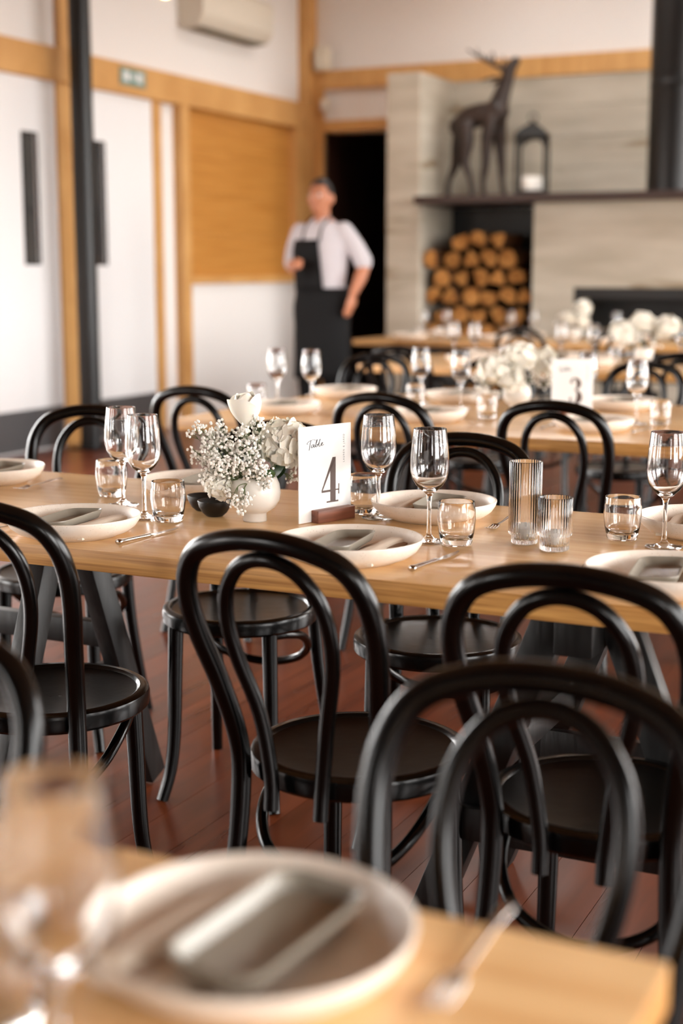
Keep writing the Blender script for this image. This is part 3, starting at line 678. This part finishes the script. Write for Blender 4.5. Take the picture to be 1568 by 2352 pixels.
# fluted glass vase and votive with tealights
def fluted(r, h, zs, rs, label, x, y, cat, name):
    nb = 36; n = nb * 6
    prof = [(0, .001), (rs - .003, .001), (rs, .004), (rs, zs - .003), (r - .001, zs), (r, zs + .003), (r, h - .001), (r - .0008, h), (r - .002, h)]
    inner = [(r - .0026, h - .001), (r - .0028, zs + .006), (rs - .003, zs), (rs - .004, .012), (0, .011)]
    g = G(); vs = []
    allp = [(p, 1) for p in prof] + [(p, .55) for p in inner]
    for (q, z), amp in allp:
        for j in range(n):
            a = 2 * math.pi * j / n; rr = q + (amp * .0006 * math.cos(nb * a) if q > .01 else 0); vs.append((rr * math.cos(a), rr * math.sin(a), z))
    fs = [(i * n + j, i * n + (j + 1) % n, (i + 1) * n + (j + 1) % n, (i + 1) * n + j) for i in range(len(allp) - 1) for j in range(n)]
    o = obj(name, g.add(vs, fs).mesh(name, 'glass', recalc=False), None, (x, y, TH + .0006)); tag(o, label, cat)
    cz = TH + .0125 + (zs - .012 if rs - .006 < .02 else 0)
    c = thing('tealight', 'white tealight candle inside the ' + ('tall' if h > .12 else 'short') + ' fluted glass', 'candle', (x, y, TH + .0125), 0, 'tealights')
    obj('wax', G().lathe([(0, 0), (.0185, 0), (.019, .002), (.019, .017), (.018, .018), (0, .0168)], 24).mesh('wax', 'candle'), c)
    obj('wick', G().tube([(0, 0, .016), (.0005, 0, .024)], .0008, 6).mesh('wick', 'ink_dark'), c)
fluted(.0305, .158, .020, .0245, 'tall fluted clear glass candle holder on the number four table', -.842, 2.525, 'vase', 'fluted_glass')
fluted(.0315, .100, .030, .0268, 'short fluted clear glass votive next to the tall one', -.772, 2.488, 'votive', 'fluted_glass')

# ------------------------------------------------------------------ table number cards
def strokes(lines, wdt):
    """flat ribbon strokes in the xz plane at y=0 (front is -y)"""
    g = G()
    for pts in lines:
        sp = spline([(x, 0, z) for x, z in pts], 6)
        vs = []; k = len(sp)
        for i, p in enumerate(sp):
            d = (sp[min(i + 1, k - 1)] - sp[max(i - 1, 0)]); d.y = 0; d.normalize(); nn = Vector((-d.z, 0, d.x))
            w_ = wdt * (.55 + .45 * abs(d.z))
            vs += [p + nn * w_, p - nn * w_]
        g.add(vs, [(2 * i, 2 * i + 1, 2 * i + 3, 2 * i + 2) for i in range(k - 1)])
    return g
def poly_prism(pts, t=.0003):
    n = len(pts); b = bmesh.new(); vv = [b.verts.new((x, 0, z)) for x, z in pts]; b.faces.new(vv)
    bmesh.ops.triangulate(b, faces=b.faces); me = bpy.data.meshes.new('print'); b.to_mesh(me); b.free(); return me
FOUR_A = [(.60, 0), (.60, .035), (.50, .035), (.50, .24), (.02, .24), (.02, .285), (.60, 1.0), (.70, 1.0), (.70, .29), (.86, .29), (.86, .40), (.885, .40), (.885, .13), (.86, .13), (.86, .24), (.70, .24), (.70, .035), (.84, .035), (.84, 0)]
def four(mname):
    s = G(); t = .0
    # stem, foot serif, diagonal, cross bar, beak
    def q(a, b, c, d): s.add([(x, 0, z) for x, z in (a, b, c, d)], [(0, 1, 2, 3)])
    q((.52, 0.03), (.76, 0.03), (.76, 1.0), (.52, .80)); q((.35, 0), (.88, 0), (.88, .036), (.35, .036))
    q((.13, .285), (.185, .285), (.76, 1.0), (.62, 1.0)); q((.13, .235), (.52, .235), (.52, .285), (.13, .285)); q((.76, .255), (.88, .255), (.88, .285), (.76, .285)); q((.88, .17), (.925, .17), (.925, .4), (.88, .4))
    return s
def three(mname):
    s = G()
    def arc(cx, cz, rx, rz, a0, a1, w0, w1, n=22):
        vs = []
        for i in range(n + 1):
            u = i / n; a = R(a0 + (a1 - a0) * u); w_ = w0 + (w1 - w0) * math.sin(math.pi * min(1, max(0, u)))
            vs += [(cx + (rx + w_) * math.cos(a), 0, cz + (rz + w_ * .25) * math.sin(a)), (cx + (rx - w_) * math.cos(a), 0, cz + (rz - w_ * .25) * math.sin(a))]
        s.add(vs, [(2 * i, 2 * i + 1, 2 * i + 3, 2 * i + 2) for i in range(n)])
    arc(.42, .765, .24, .215, 150, -90, .03, .14); arc(.42, .28, .28, .26, 90, -150, .03, .17)
    for c in ((.24, .84), (.2, .2)):
        n = 16; s.add([(c[0], 0, c[1])] + [(c[0] + .07 * math.cos(2 * math.pi * i / n), 0, c[1] + .055 * math.sin(2 * math.pi * i / n)) for i in range(n)], [(0, 1 + i, 1 + (i + 1) % n) for i in range(n)])
    return s
TABLE_STROKES = [[(.0, .52), (.06, .60), (.16, .70), (.34, .78), (.52, .80), (.6, .77), (.58, .72)], [(.3, .76), (.24, .5), (.2, .2), (.17, 0), (.155, -.08)], [(.0, .52), (.03, .47), (.1, .47)],
                 [(.52, .37), (.44, .41), (.35, .31), (.32, .17), (.37, .12), (.45, .22), (.525, .39), (.505, .2), (.55, .15), (.62, .26)],
                 [(.62, .26), (.72, .6), (.76, .78), (.72, .74), (.66, .4), (.66, .18), (.74, .2), (.8, .34), (.76, .38), (.72, .32)], [(.8, .3), (.9, .55), (.98, .8), (.94, .7), (.88, .35), (.9, .18), (.98, .22)],
                 [(.98, .22), (1.08, .32), (1.16, .45), (1.12, .5), (1.06, .4), (1.05, .27), (1.12, .22), (1.24, .34)]]
def number_card(digit, loc, rz, label, hlabel, hx):
    W_, H_, TK = .148, .197, .0025
    c = thing('table_number_card', label, 'card', loc, rz)
    obj('card', G().box((0, 0, 0), (W_, TK, H_)).mesh('card', 'card_white', smooth=False), c)
    dg = four('n') if digit == 4 else three('n')
    d = dg.mesh('printed_number', 'ink_brown', smooth=False, weld=False); o = obj('printed_number', d, c, (.055, -.0004, .035), scale=(.064, 1, .094))
    ts = strokes(TABLE_STROKES, .024).mesh('printed_script', 'ink_dark', smooth=False, weld=False)
    obj('printed_script', ts, c, (.0225, -.0004, .150), scale=(.038, 1, .024))
    cu = bpy.data.curves.new('names', 'FONT'); cu.body = 'LAUREN & JARED'; cu.size = .0062; cu.space_character = 1.5; cu.align_x = 'LEFT'
    to = bpy.data.objects.new('tmp', cu); COL.objects.link(to); dg_ = bpy.context.evaluated_depsgraph_get(); dg_.update()
    me = bpy.data.meshes.new_from_object(to.evaluated_get(dg_)); bpy.data.objects.remove(to)
    xs = [v.co.x for v in me.vertices]; L = max(xs) - min(xs); f = .058 / L
    me.transform(Matrix(((0, -1, 0, 0), (0, 0, -1, 0), (1, 0, 0, 0), (0, 0, 0, 1))) @ Matrix.Diagonal((f, 1, 1, 1)))
    me.materials.clear(); me.materials.append(M['ink_dark'])
    obj('printed_names', me, c, (.129, -.0004, .116))
    h = Matrix.Translation(loc) @ Matrix.Rotation(rz, 4, 'Z') @ Vector((hx, 0, 0))
    hh = thing('card_holder', hlabel, 'card holder', (h.x, h.y, TH), rz)
    obj('front_rail', G().box((0, -.0215, 0), (.106, -.0006, .026)).mesh('front_rail', 'walnut', smooth='auto', bevel=.0015), hh)
    obj('back_rail', G().box((0, TK + .0006, 0), (.106, .018, .026)).mesh('back_rail', 'walnut', smooth='auto', bevel=.0015), hh)
number_card(4, (-1.322, 2.525, TH + .001), math.atan2(.94, .336), 'white table card printed with a large number four', 'dark walnut block holding the number four card', .034)
number_card(3, (-1.555, 4.93, TH + .001), R(24), 'white table card printed with a large number three', 'dark walnut block holding the number three card', .03)

# ------------------------------------------------------------------ flowers
M_VASE = G().lathe([(0, .002), (.02, .002), (.022, 0), (.024, 0), (.0245, .003), (.0238, .017), (.027, .0195), (.042, .029), (.051, .044), (.0535, .060), (.051, .077), (.046, .089), (.0445, .093), (.0432, .0935), (.0425, .0925), (.0445, .088), (.049, .076), (.051, .06), (.049, .046), (.04, .032), (.02, .024), (0, .023)], 64).mesh('footed_vase', 'vase_white')
def petal_grid(wd, ln, cup, nx=4, ny=5, point=.0, seed=0):
    """petal from base (0,0,0) growing along +y, cupped towards +z"""
    vs = []; fs = []
    for j in range(ny + 1):
        v = j / ny; wv = wd * math.sin(math.pi * min(.93, .12 + .76 * v)) ** .7
        if v > .85: wv *= (1 - .5 * (v - .85) / .15 * (1 + point))
        for i in range(nx + 1):
            u = -1 + 2 * i / nx
            vs.append((u * wv, v * ln * (1 - .06 * u * u), cup * (v * v * .7 + u * u * .35 * v) + .08 * wd * mnoise.noise((u * 1.5 + seed, v * 2, seed * .7))))
    for j in range(ny):
        for i in range(nx):
            a = j * (nx + 1) + i; fs.append((a, a + 1, a + nx + 2, a + nx + 1))
    return vs, fs
def hydrangea_mesh(rad, nfl, seed, sz=.0125):
    rg = random.Random(seed); g = G(); ga = math.pi * (3 - 5 ** .5)
    for k in range(nfl):
        z = 1 - 1.55 * (k + .5) / nfl; q = math.sqrt(max(0, 1 - z * z)); a = k * ga
        nrm = Vector((q * math.cos(a), q * math.sin(a), z)).normalized()
        pos = nrm * rad * rg.uniform(.84, 1.08); pos.z *= .88
        nn = (nrm + Vector((rg.uniform(-.5, .5), rg.uniform(-.5, .5), rg.uniform(-.3, .45)))).normalized()
        rot = nn.to_track_quat('Z', 'Y').to_matrix().to_4x4() @ Matrix.Rotation(rg.uniform(0, 6.28), 4, 'Z')
        for p in range(4):
            s_ = sz * rg.uniform(.85, 1.25)
            vs, fs = petal_grid(s_ * .72, s_ * 1.2, s_ * rg.uniform(-.1, .25), 3, 3, seed=k + p * .3)
            g.add(vs, fs, Matrix.Translation(pos) @ rot @ Matrix.Rotation(p * math.pi / 2 + rg.uniform(-.15, .15), 4, 'Z') @ Matrix.Rotation(R(rg.uniform(-6, 14)), 4, 'X'))
    g.ball((0, 0, 0), rad * .8, 16, 10, (1, 1, .85))
    return g.mesh('flower_head', 'petal', weld=False, recalc=False)
def leaf_mesh(ln, wd):
    vs, fs = petal_grid(wd, ln, ln * .2, 4, 8, 1); return G().add(vs, fs).mesh('leaf', 'leaf_green', recalc=False)
M_LEAF = leaf_mesh(.055, .02)
def hydrangea(base, c, rad, seed, label, group, leaf=True, nfl=60, sz=.0125, hs=1):
    base = Vector(base); c = Vector(c)
    t = thing('hydrangea', label, 'flower', tuple(base), 0, group)
    d = c - base; qd = d.to_track_quat('Z', 'Y').to_euler()
    obj('flower_head', hydrangea_mesh(rad, nfl, seed, sz), t, tuple(d), (qd.x * .6, qd.y * .6, seed), (1, 1, hs))
    obj('stem', G().tube(spline([(0, 0, 0), tuple(d * .4 + Vector((0, 0, .01))), tuple(d)], 5), .0022, 8).mesh('stem', 'stem_green'), t)
    if leaf:
        for k in range(2):
            o = obj('leaf', M_LEAF, t, tuple(d * .45), (R(20), 0, seed * 2.1 + k * 2.4))
def gypsophila(base, targets, label, nper=40, spread=.026, seed=1, group=None, rb=(.0026, .0044)):
    rg = random.Random(seed); base = Vector(base); t = thing('gypsophila', label, 'flower', tuple(base), 0, group)
    g = G(); st = G()
    for tg in targets:
        d = Vector(tg) - base; hub = d * .55 + Vector((0, 0, .012))
        st.tube(spline([(0, 0, 0), tuple(hub), tuple(d * .85)], 4), .0009, 5)
        ck = max(4, nper // 6)
        for q in range(ck):
            e = Vector((rg.gauss(0, 1), rg.gauss(0, 1), rg.gauss(0, 1))).normalized() * spread * rg.uniform(.35, 1)
            e2 = d + e; fork = d * .72 + e * .35
            st.tube([tuple(hub), tuple(fork), tuple(e2)], [.0007, .0005, .0004], 4, caps=False)
            for b_ in range(6):
                o = e2 + Vector((rg.gauss(0, .006), rg.gauss(0, .006), rg.gauss(0, .006)))
                st.tube([tuple(fork.lerp(e2, .7)), tuple(o)], .0003, 3, caps=False)
                r = rg.uniform(*rb)
                for lump in range(3):
                    g.ball(tuple(o + Vector((rg.uniform(-1, 1), rg.uniform(-1, 1), rg.uniform(-1, 1))) * r * .35), r * .75, 6, 4)
    b = obj('blossoms', g.mesh('blossoms', 'blossom', weld=False), t); b['kind'] = 'stuff'
    s_ = obj('stems', st.mesh('stems', 'stem_green', weld=False), t); s_['kind'] = 'stuff'
def rose(base, c, label, R0=.036, rz=0, tilt=(0, 0)):
    base = Vector(base); c = Vector(c); t = thing('rose', label, 'flower', tuple(base)); d = c - base
    hd = obj('bud_core', G().lathe([(0, 0), (.012, .003), (.021, .018), (.023, .038), (.019, .054), (.010, .063), (0, .066)], 20).mesh('bud_core', 'petal_rose'), t, tuple(d), (tilt[0], tilt[1], rz))
    def petal(rad, ht, a_span, flare, seed):
        vs = []; fs = []; nx, ny = 10, 9
        for j in range(ny + 1):
            v = j / ny
            prof = rad * (.30 + .95 * math.sin(min(1, v * 1.05) * math.pi * .56)) - rad * .12 * max(0, v - .7) + flare * max(0, v - .72) ** 1.2 * 3
            for i in range(nx + 1):
                u = -1 + 2 * i / nx; sp = a_span * (math.sin(math.pi * min(.80, .25 + .55 * v)) ** .5)
                a = u * sp; zz = ht * v * (1 - .24 * abs(u) ** 2.4 * v) + .0015 * math.sin(u * 4 + seed)
                vs.append((prof * math.sin(a), -prof * math.cos(a), zz))
        for j in range(ny):
            for i in range(nx):
                q = j * (nx + 1) + i; fs.append((q, q + 1, q + nx + 2, q + nx + 1))
        g = G().add(vs, fs); me = g.mesh('petal', 'petal_rose', recalc=False); return me
    for k, (rr, ht, asp, fl_k, ang) in enumerate([(.0195, .070, 1.3, -.010, .2), (.0205, .069, 1.3, -.010, 2.3), (.0215, .068, 1.3, -.009, 4.4), (.0255, .067, 1.5, -.001, 1.3), (.028, .066, 1.5, .002, 3.5), (.030, .063, 1.55, .005, 5.6)]):
        o = obj('petal', petal(rr, ht, asp, fl_k, k), hd, (0, 0, -.002), (0, 0, ang))
    obj('sepals', G().lathe([(0, -.006), (.006, -.004), (.010, .003), (.004, .002)], 14).mesh('sepals', 'stem_green'), hd)
    obj('stem', G().tube(spline([(0, 0, 0), tuple(d * .5), tuple(d)], 5), .002, 8).mesh('stem', 'stem_green'), t)
CAMR = Vector((.8996, .4368, 0)); CAMF = Vector((-.4368, .8996, 0))
VX = Vector((-1.425, 2.526, TH))
def vp(r, u, f=0): return tuple(VX + CAMR * r + CAMF * f + Vector((0, 0, u)))
tag(obj('footed_vase', M_VASE, None, tuple(VX)), 'white ceramic footed bowl vase in front of the number four card', 'vase', 'white footed vases')
b0 = vp(0, .03)
rose(vp(-.005, .03), vp(-.013, .196, .015), 'large white rose at the top of the bouquet on the number four table', rz=R(25), tilt=(R(3), R(-4)))
hydrangea(vp(.01, .03), vp(.060, .152, .022), .049, 3, 'big white hydrangea head touching the number four card', 'hydrangeas in the number four vase', nfl=120, sz=.0115, hs=1.25)
hydrangea(vp(-.01, .03), vp(-.073, .072, -.012), .026, 8, 'small white hydrangea head drooping over the black dip bowl', 'hydrangeas in the number four vase', leaf=False, nfl=44, sz=.0115)
gypsophila(vp(0, .035, -.005), [vp(-.106, .172, .0), vp(-.112, .145, .01), vp(-.098, .118, -.01), vp(-.075, .135, -.03), vp(-.072, .158, .0), vp(-.045, .125, -.045), vp(-.04, .155, -.02), vp(-.012, .165, -.02), vp(-.015, .135, -.045), vp(.008, .185, -.005), vp(-.09, .09, -.02), vp(-.055, .115, -.05), vp(-.02, .115, -.05), vp(.010, .125, -.05), vp(.02, .105, -.05), vp(-.075, .185, .02), vp(-.02, .18, 0)],
           "cloud of white baby's breath filling the left of the bouquet on the number four table", 60, .026, 4)
gypsophila(vp(-.012, .085, -.043), [vp(-.03, .035, -.07), vp(-.045, .055, -.065), vp(-.02, .05, -.07)], "sprig of baby's breath drooping over the white vase", 24, .017, 9)
gypsophila(vp(.03, .08, .03), [vp(.085, .085, .03)], "sprig of baby's breath peeking out between vase and number four card", 30, .02, 12)
for k, (a_, tl) in enumerate([(.4, 35), (2.0, 20), (3.4, 40), (5.2, 25)]):
    tag(obj('foliage_leaf', M_LEAF, None, vp(.03 * math.cos(a_), .083, .03 * math.sin(a_)), (R(tl), 0, a_ - 1.1)), 'dark green leaf at the %s of the white vase rim' % ['right', 'back', 'left', 'front'][k], 'leaf', 'leaves in the number four vase')
def bouquet(x, y, k, sc, heads, gy, tname):
    V = Vector((x, y, TH)); q = lambda r, u, f=0: tuple(V + CAMR * r * sc + CAMF * f * sc + Vector((0, 0, u * sc)))
    tag(obj('footed_vase', M_VASE, None, (x, y, TH)), 'white footed vase on ' + tname, 'vase', 'white footed vases')
    names = ['left', 'upper', 'right', 'lower']
    for i, (r, u, f, rad) in enumerate(heads):
        hydrangea(q(0, .03), q(r * 1.1, u, f), rad * sc * .88, 20 + k * 5 + i, '%s white hydrangea head of the bouquet on %s' % (names[i], tname), 'hydrangeas on the other tables', nfl=70, sz=.014 * sc, leaf=i == 0)
    gypsophila(q(0, .04), [q(*p_) for p_ in gy], "baby's breath in the bouquet on " + tname, 30, .03 * sc, 30 + k, rb=(.004, .006))
bouquet(-1.72, 5.03, 3, 1.15, [(-.07, .125, -.03, .062), (.005, .165, 0, .06), (.075, .15, .03, .055), (-.02, .10, -.05, .045)], [(-.12, .1, -.02), (-.13, .06, -.02), (-.09, .06, -.05), (.05, .11, -.04), (.12, .09, 0)], TN[3])
bouquet(-1.93, 7.75, 4, 1.3, [(-.08, .13, 0, .062), (.0, .17, .02, .055), (.085, .15, 0, .062)], [(-.02, .11, -.05), (.04, .09, -.05), (-.1, .08, -.03)], TN[4])
bouquet(-3.05, 10.2, 5, 1.25, [(.04, .19, 0, .05), (.03, .11, -.03, .05), (-.03, .13, 0, .04)], [(-.08, .14, 0), (-.06, .09, -.02), (-.1, .1, 0)], TN[5])

# ------------------------------------------------------------------ the waiter (local: faces -y, his left is +x)
def hand(g, wrist, dirv, palmn, s=1.0, curl=.5, thumb=1):
    """palm and five fingers; dirv = along the fingers, palmn = direction the palm faces"""
    w_ = Vector(wrist); d = Vector(dirv).normalized(); pn = Vector(palmn); pn = (pn - d * pn.dot(d)).normalized(); sd = d.cross(pn) * thumb
    g.tube([tuple(w_ - d * .02), tuple(w_ + d * .03), tuple(w_ + d * .07), tuple(w_ + d * .098)], [.028 * s, .036 * s, .043 * s, .04 * s], 12, flat=.42, up=tuple(pn))
    for k, (off, ln) in enumerate([(-.030, .070), (-.010, .08), (.011, .074), (.030, .058)]):
        p0 = w_ + d * .088 - sd * off; p1 = p0 + d * ln * .42 + pn * ln * .1 * curl; p2 = p1 + (d * (1 - .5 * curl) + pn * .8 * curl).normalized() * ln * .34; p3 = p2 + (d * (1 - curl) + pn * 1.3 * curl).normalized() * ln * .3
        g.tube([tuple(p0), tuple(p1), tuple(p2), tuple(p3)], [.0105 * s, .0098 * s, .009 * s, .0075 * s], 8)
    q0 = w_ + d * .03 + sd * .026; q1 = q0 + (d * .5 + sd * .8 + pn * .25).normalized() * .04; q2 = q1 + (d * .9 + sd * .25 + pn * .4).normalized() * .035
    g.tube([tuple(q0), tuple(q1), tuple(q2)], [.014 * s, .012 * s, .0095 * s], 8)
def limb(g, pts, rad, n=14):
    s_ = spline(pts, 6); k = len(s_) - 1; m_ = len(rad) - 1
    rr = []
    for i in range(k + 1):
        u = i / k * m_; a = int(min(u, m_ - 1e-6)); rr.append(rad[a] + (rad[a + 1] - rad[a]) * (u - a))
    g.tube(s_, rr, n)
    g.ball(tuple(s_[0]), rr[0], 10, 8); g.ball(tuple(s_[-1]), rr[-1], 10, 8)
TOR = [(.90, .112, 0), (.98, .120, 0), (1.08, .108, -.005), (1.16, .104, -.008), (1.28, .115, -.01), (1.40, .123, -.008), (1.50, .108, 0), (1.56, .078, .01), (1.60, .052, .01)]
def torso(g, grow=0, z0=0, z1=9, wide=1.48):
    pts = [(0, y, z) for z, r, y in TOR if z0 <= z <= z1]; rad = [r + grow for z, r, y in TOR if z0 <= z <= z1]
    g.tube(spline(pts, 3), [rad[min(i // 3, len(rad) - 1)] + (rad[min(i // 3 + 1, len(rad) - 1)] - rad[min(i // 3, len(rad) - 1)]) * (i % 3) / 3 for i in range((len(pts) - 1) * 3 + 1)], 24, flat=wide)
RS, RE, RW = (-.175, .0, 1.52), (-.265, .03, 1.285), (-.115, -.19, 1.29)
LS, LE, LW = (.175, .0, 1.52), (.315, .045, 1.29), (.275, -.05, 1.09)
g = G()
torso(g)
g.tube([(0, .015, 1.55), (0, .005, 1.60), (0, -.005, 1.66)], [.062, .056, .056], 16)
HC = Vector((0, -.015, 1.755))
g.ball(tuple(HC), 1, 24, 16, (.078, .096, .115)); g.ball((0, -.045, 1.69), 1, 18, 12, (.056, .062, .062))
g.ball((0, -.072, 1.655), 1, 12, 8, (.026, .024, .02)); g.tube([(0, -.104, 1.775), (0, -.118, 1.745), (0, -.128, 1.722)], [.009, .012, .016], 8)
g.ball((-.045, -.078, 1.725), .025, 10, 8); g.ball((.045, -.078, 1.725), .025, 10, 8); g.tube([(-.05, -.09, 1.785), (0, -.103, 1.79), (.05, -.09, 1.785)], [.012, .012, .012], 8)
for s_ in (-1, 1): g.ball((s_ * .081, .005, 1.735), 1, 10, 8, (.012, .024, .034))
limb(g, [RS, (-.23, .012, 1.40), RE], [.058, .048, .042]); limb(g, [RE, (-.19, -.08, 1.285), RW], [.042, .042, .028])
limb(g, [LS, (.25, .02, 1.40), LE], [.058, .048, .042]); limb(g, [LE, (.30, .0, 1.19), LW], [.042, .043, .028])
hand(g, RW, (.6, -.75, .1), (.6, .5, -.4), curl=.9, thumb=-1)
hand(g, LW, (-.15, -.25, -1), (-.9, .2, .1), curl=.35, thumb=1)
for s_ in (-1, 1):
    limb(g, [(s_ * .095, 0, .95), (s_ * .1, -.01, .72), (s_ * .1, -.015, .5), (s_ * .1, .01, .3), (s_ * .1, .025, .1)], [.095, .08, .058, .055, .036])
    g.tube([(s_ * .1, .06, .05), (s_ * .105, -.02, .05), (s_ * .115, -.12, .035), (s_ * .12, -.17, .03)], [.04, .045, .042, .025], 12)
t = thing('person', 'person in a white shirt and black apron standing before the dark doorway', 'person', (-4.52, 9.0, 0), R(-4))
bd = obj('body', remeshed('body', g, 'skin', .0085, 5), t)
g = G(); torso(g, .016, .97, 1.58)
for s_, e_ in ((RS, RE), (LS, LE)):
    sv = Vector(s_); ev = Vector(e_); ev2 = sv.lerp(ev, .93)
    limb(g, [tuple(sv), tuple(sv.lerp(ev2, .5) + Vector((.012 if s_[0] > 0 else -.012, 0, 0))), tuple(ev2)], [.062, .062, .064])
g.ball((0, .008, 1.545), 1, 16, 10, (.16, .085, .05))
sh_ = obj('shirt', remeshed('shirt', g, 'shirt', .012, 3), bd)
g = G()
for s_ in (-1, 1):
    g.add([(0, -.075, 1.55), (s_ * .035, -.092, 1.535), (s_ * .075, -.06, 1.575), (s_ * .07, 0.0, 1.615), (s_ * .04, .06, 1.625), (s_ * .03, -.06, 1.60)], [(0, 1, 2, 5), (5, 2, 3), (5, 3, 4)])
co = obj('collar', g.mesh('collar', 'shirt', smooth=False), bd); so = co.modifiers.new('thick', 'SOLIDIFY'); so.thickness = .006
g = G()
g.tube(spline([(0, .0, 1.08), (0, 0, .98), (0, 0, .90)], 3), [.118, .124, .128, .132, .134, .134, .128], 20, flat=1.42)
for s_ in (-1, 1): limb(g, [(s_ * .095, 0, .93), (s_ * .102, -.01, .72), (s_ * .102, -.015, .5), (s_ * .103, .01, .3), (s_ * .103, .02, .07)], [.112, .098, .08, .075, .07])
obj('trousers', remeshed('trousers', g, 'trousers', .013, 3), bd)
for s_ in (-1, 1):
    sg = G().tube(spline([(s_ * .1, .075, .045), (s_ * .105, -.02, .055), (s_ * .116, -.13, .042), (s_ * .12, -.2, .032)], 4), [.046, .05, .053, .054, .054, .053, .052, .051, .05, .046, .042, .034, .02], 14, flat=.85)
    obj('shoe', sg.mesh('shoe', 'firebox'), bd)
# apron: bib and skirt wrapped round the body
def wrap(z0, z1, a0, a1, grow0, grow1, nz=10, na=22):
    g = G(); vs = []; fs = []
    for i in range(nz + 1):
        u = i / nz; z = z0 + (z1 - z0) * u
        r = None
        for k in range(len(TOR) - 1):
            if TOR[k][0] <= z <= TOR[k + 1][0]:
                q = (z - TOR[k][0]) / (TOR[k + 1][0] - TOR[k][0]); r = TOR[k][1] + (TOR[k + 1][1] - TOR[k][1]) * q
        if r is None: r = TOR[0][1]
        r += grow0 + (grow1 - grow0) * u
        for j in range(na + 1):
            a = R(a0(u) + (a1(u) - a0(u)) * j / na); vs.append((1.46 * r * math.sin(a), -r * math.cos(a) - .004, z))
    for i in range(nz):
        for j in range(na):
            q = i * (na + 1) + j; fs.append((q, q + 1, q + na + 2, q + na + 1))
    return g.add(vs, fs)
ap = obj('apron', wrap(1.13, .5, lambda u: -125, lambda u: 118, .03, .035).mesh('apron', 'apron'), bd); so = ap.modifiers.new('thick', 'SOLIDIFY'); so.thickness = .005
bb = obj('apron_bib', wrap(1.12, 1.46, lambda u: -72 + 22 * u, lambda u: 24 - 10 * u, .036, .032).mesh('apron_bib', 'apron'), bd); so = bb.modifiers.new('thick', 'SOLIDIFY'); so.thickness = .005
obj('apron_strap', G().tube(spline([(-.085, -.135, 1.45), (-.075, -.1, 1.54), (-.07, -.02, 1.61), (0, .07, 1.62), (.07, -.02, 1.61), (.06, -.11, 1.53), (.06, -.14, 1.45)], 5), .008, 8, flat=.5).mesh('apron_strap', 'apron'), bd)
g = G(); vs = []; fs = []; nu, nv = 24, 10
for i in range(nv + 1):
    for j in range(nu):
        a = 2 * math.pi * j / nu; front = math.cos(a)
        tmax = R(52 if front > .5 else (80 if front > -.1 else 112)); th = tmax * i / nv
        vs.append((HC.x + .087 * math.sin(th) * math.sin(a), HC.y + .004 - .105 * math.sin(th) * math.cos(a), HC.z + .126 * math.cos(th)))
for i in range(nv):
    for j in range(nu): fs.append((i * nu + j, i * nu + (j + 1) % nu, (i + 1) * nu + (j + 1) % nu, (i + 1) * nu + j))
hr = obj('hair', g.add(vs, fs).mesh('hair', 'hair'), bd); so = hr.modifiers.new('thick', 'SOLIDIFY'); so.thickness = .012
for s_ in (-1, 1):
    obj('eye', G().ball((s_ * .034, -.097, 1.758), .0115, 12, 8).mesh('eye', 'sign_white'), bd)
    obj('iris', G().ball((s_ * .034, -.105, 1.758), .006, 10, 6).mesh('iris', 'eye'), bd)
    obj('eyebrow', G().tube([(s_ * .016, -.108, 1.783), (s_ * .036, -.106, 1.79), (s_ * .056, -.092, 1.783)], [.004, .0045, .003], 8).mesh('eyebrow', 'hair'), bd)
obj('mouth', G().tube([(-.024, -.098, 1.69), (0, -.108, 1.692), (.024, -.098, 1.69)], [.003, .006, .003], 8, flat=.8).mesh('mouth', 'lip'), bd)
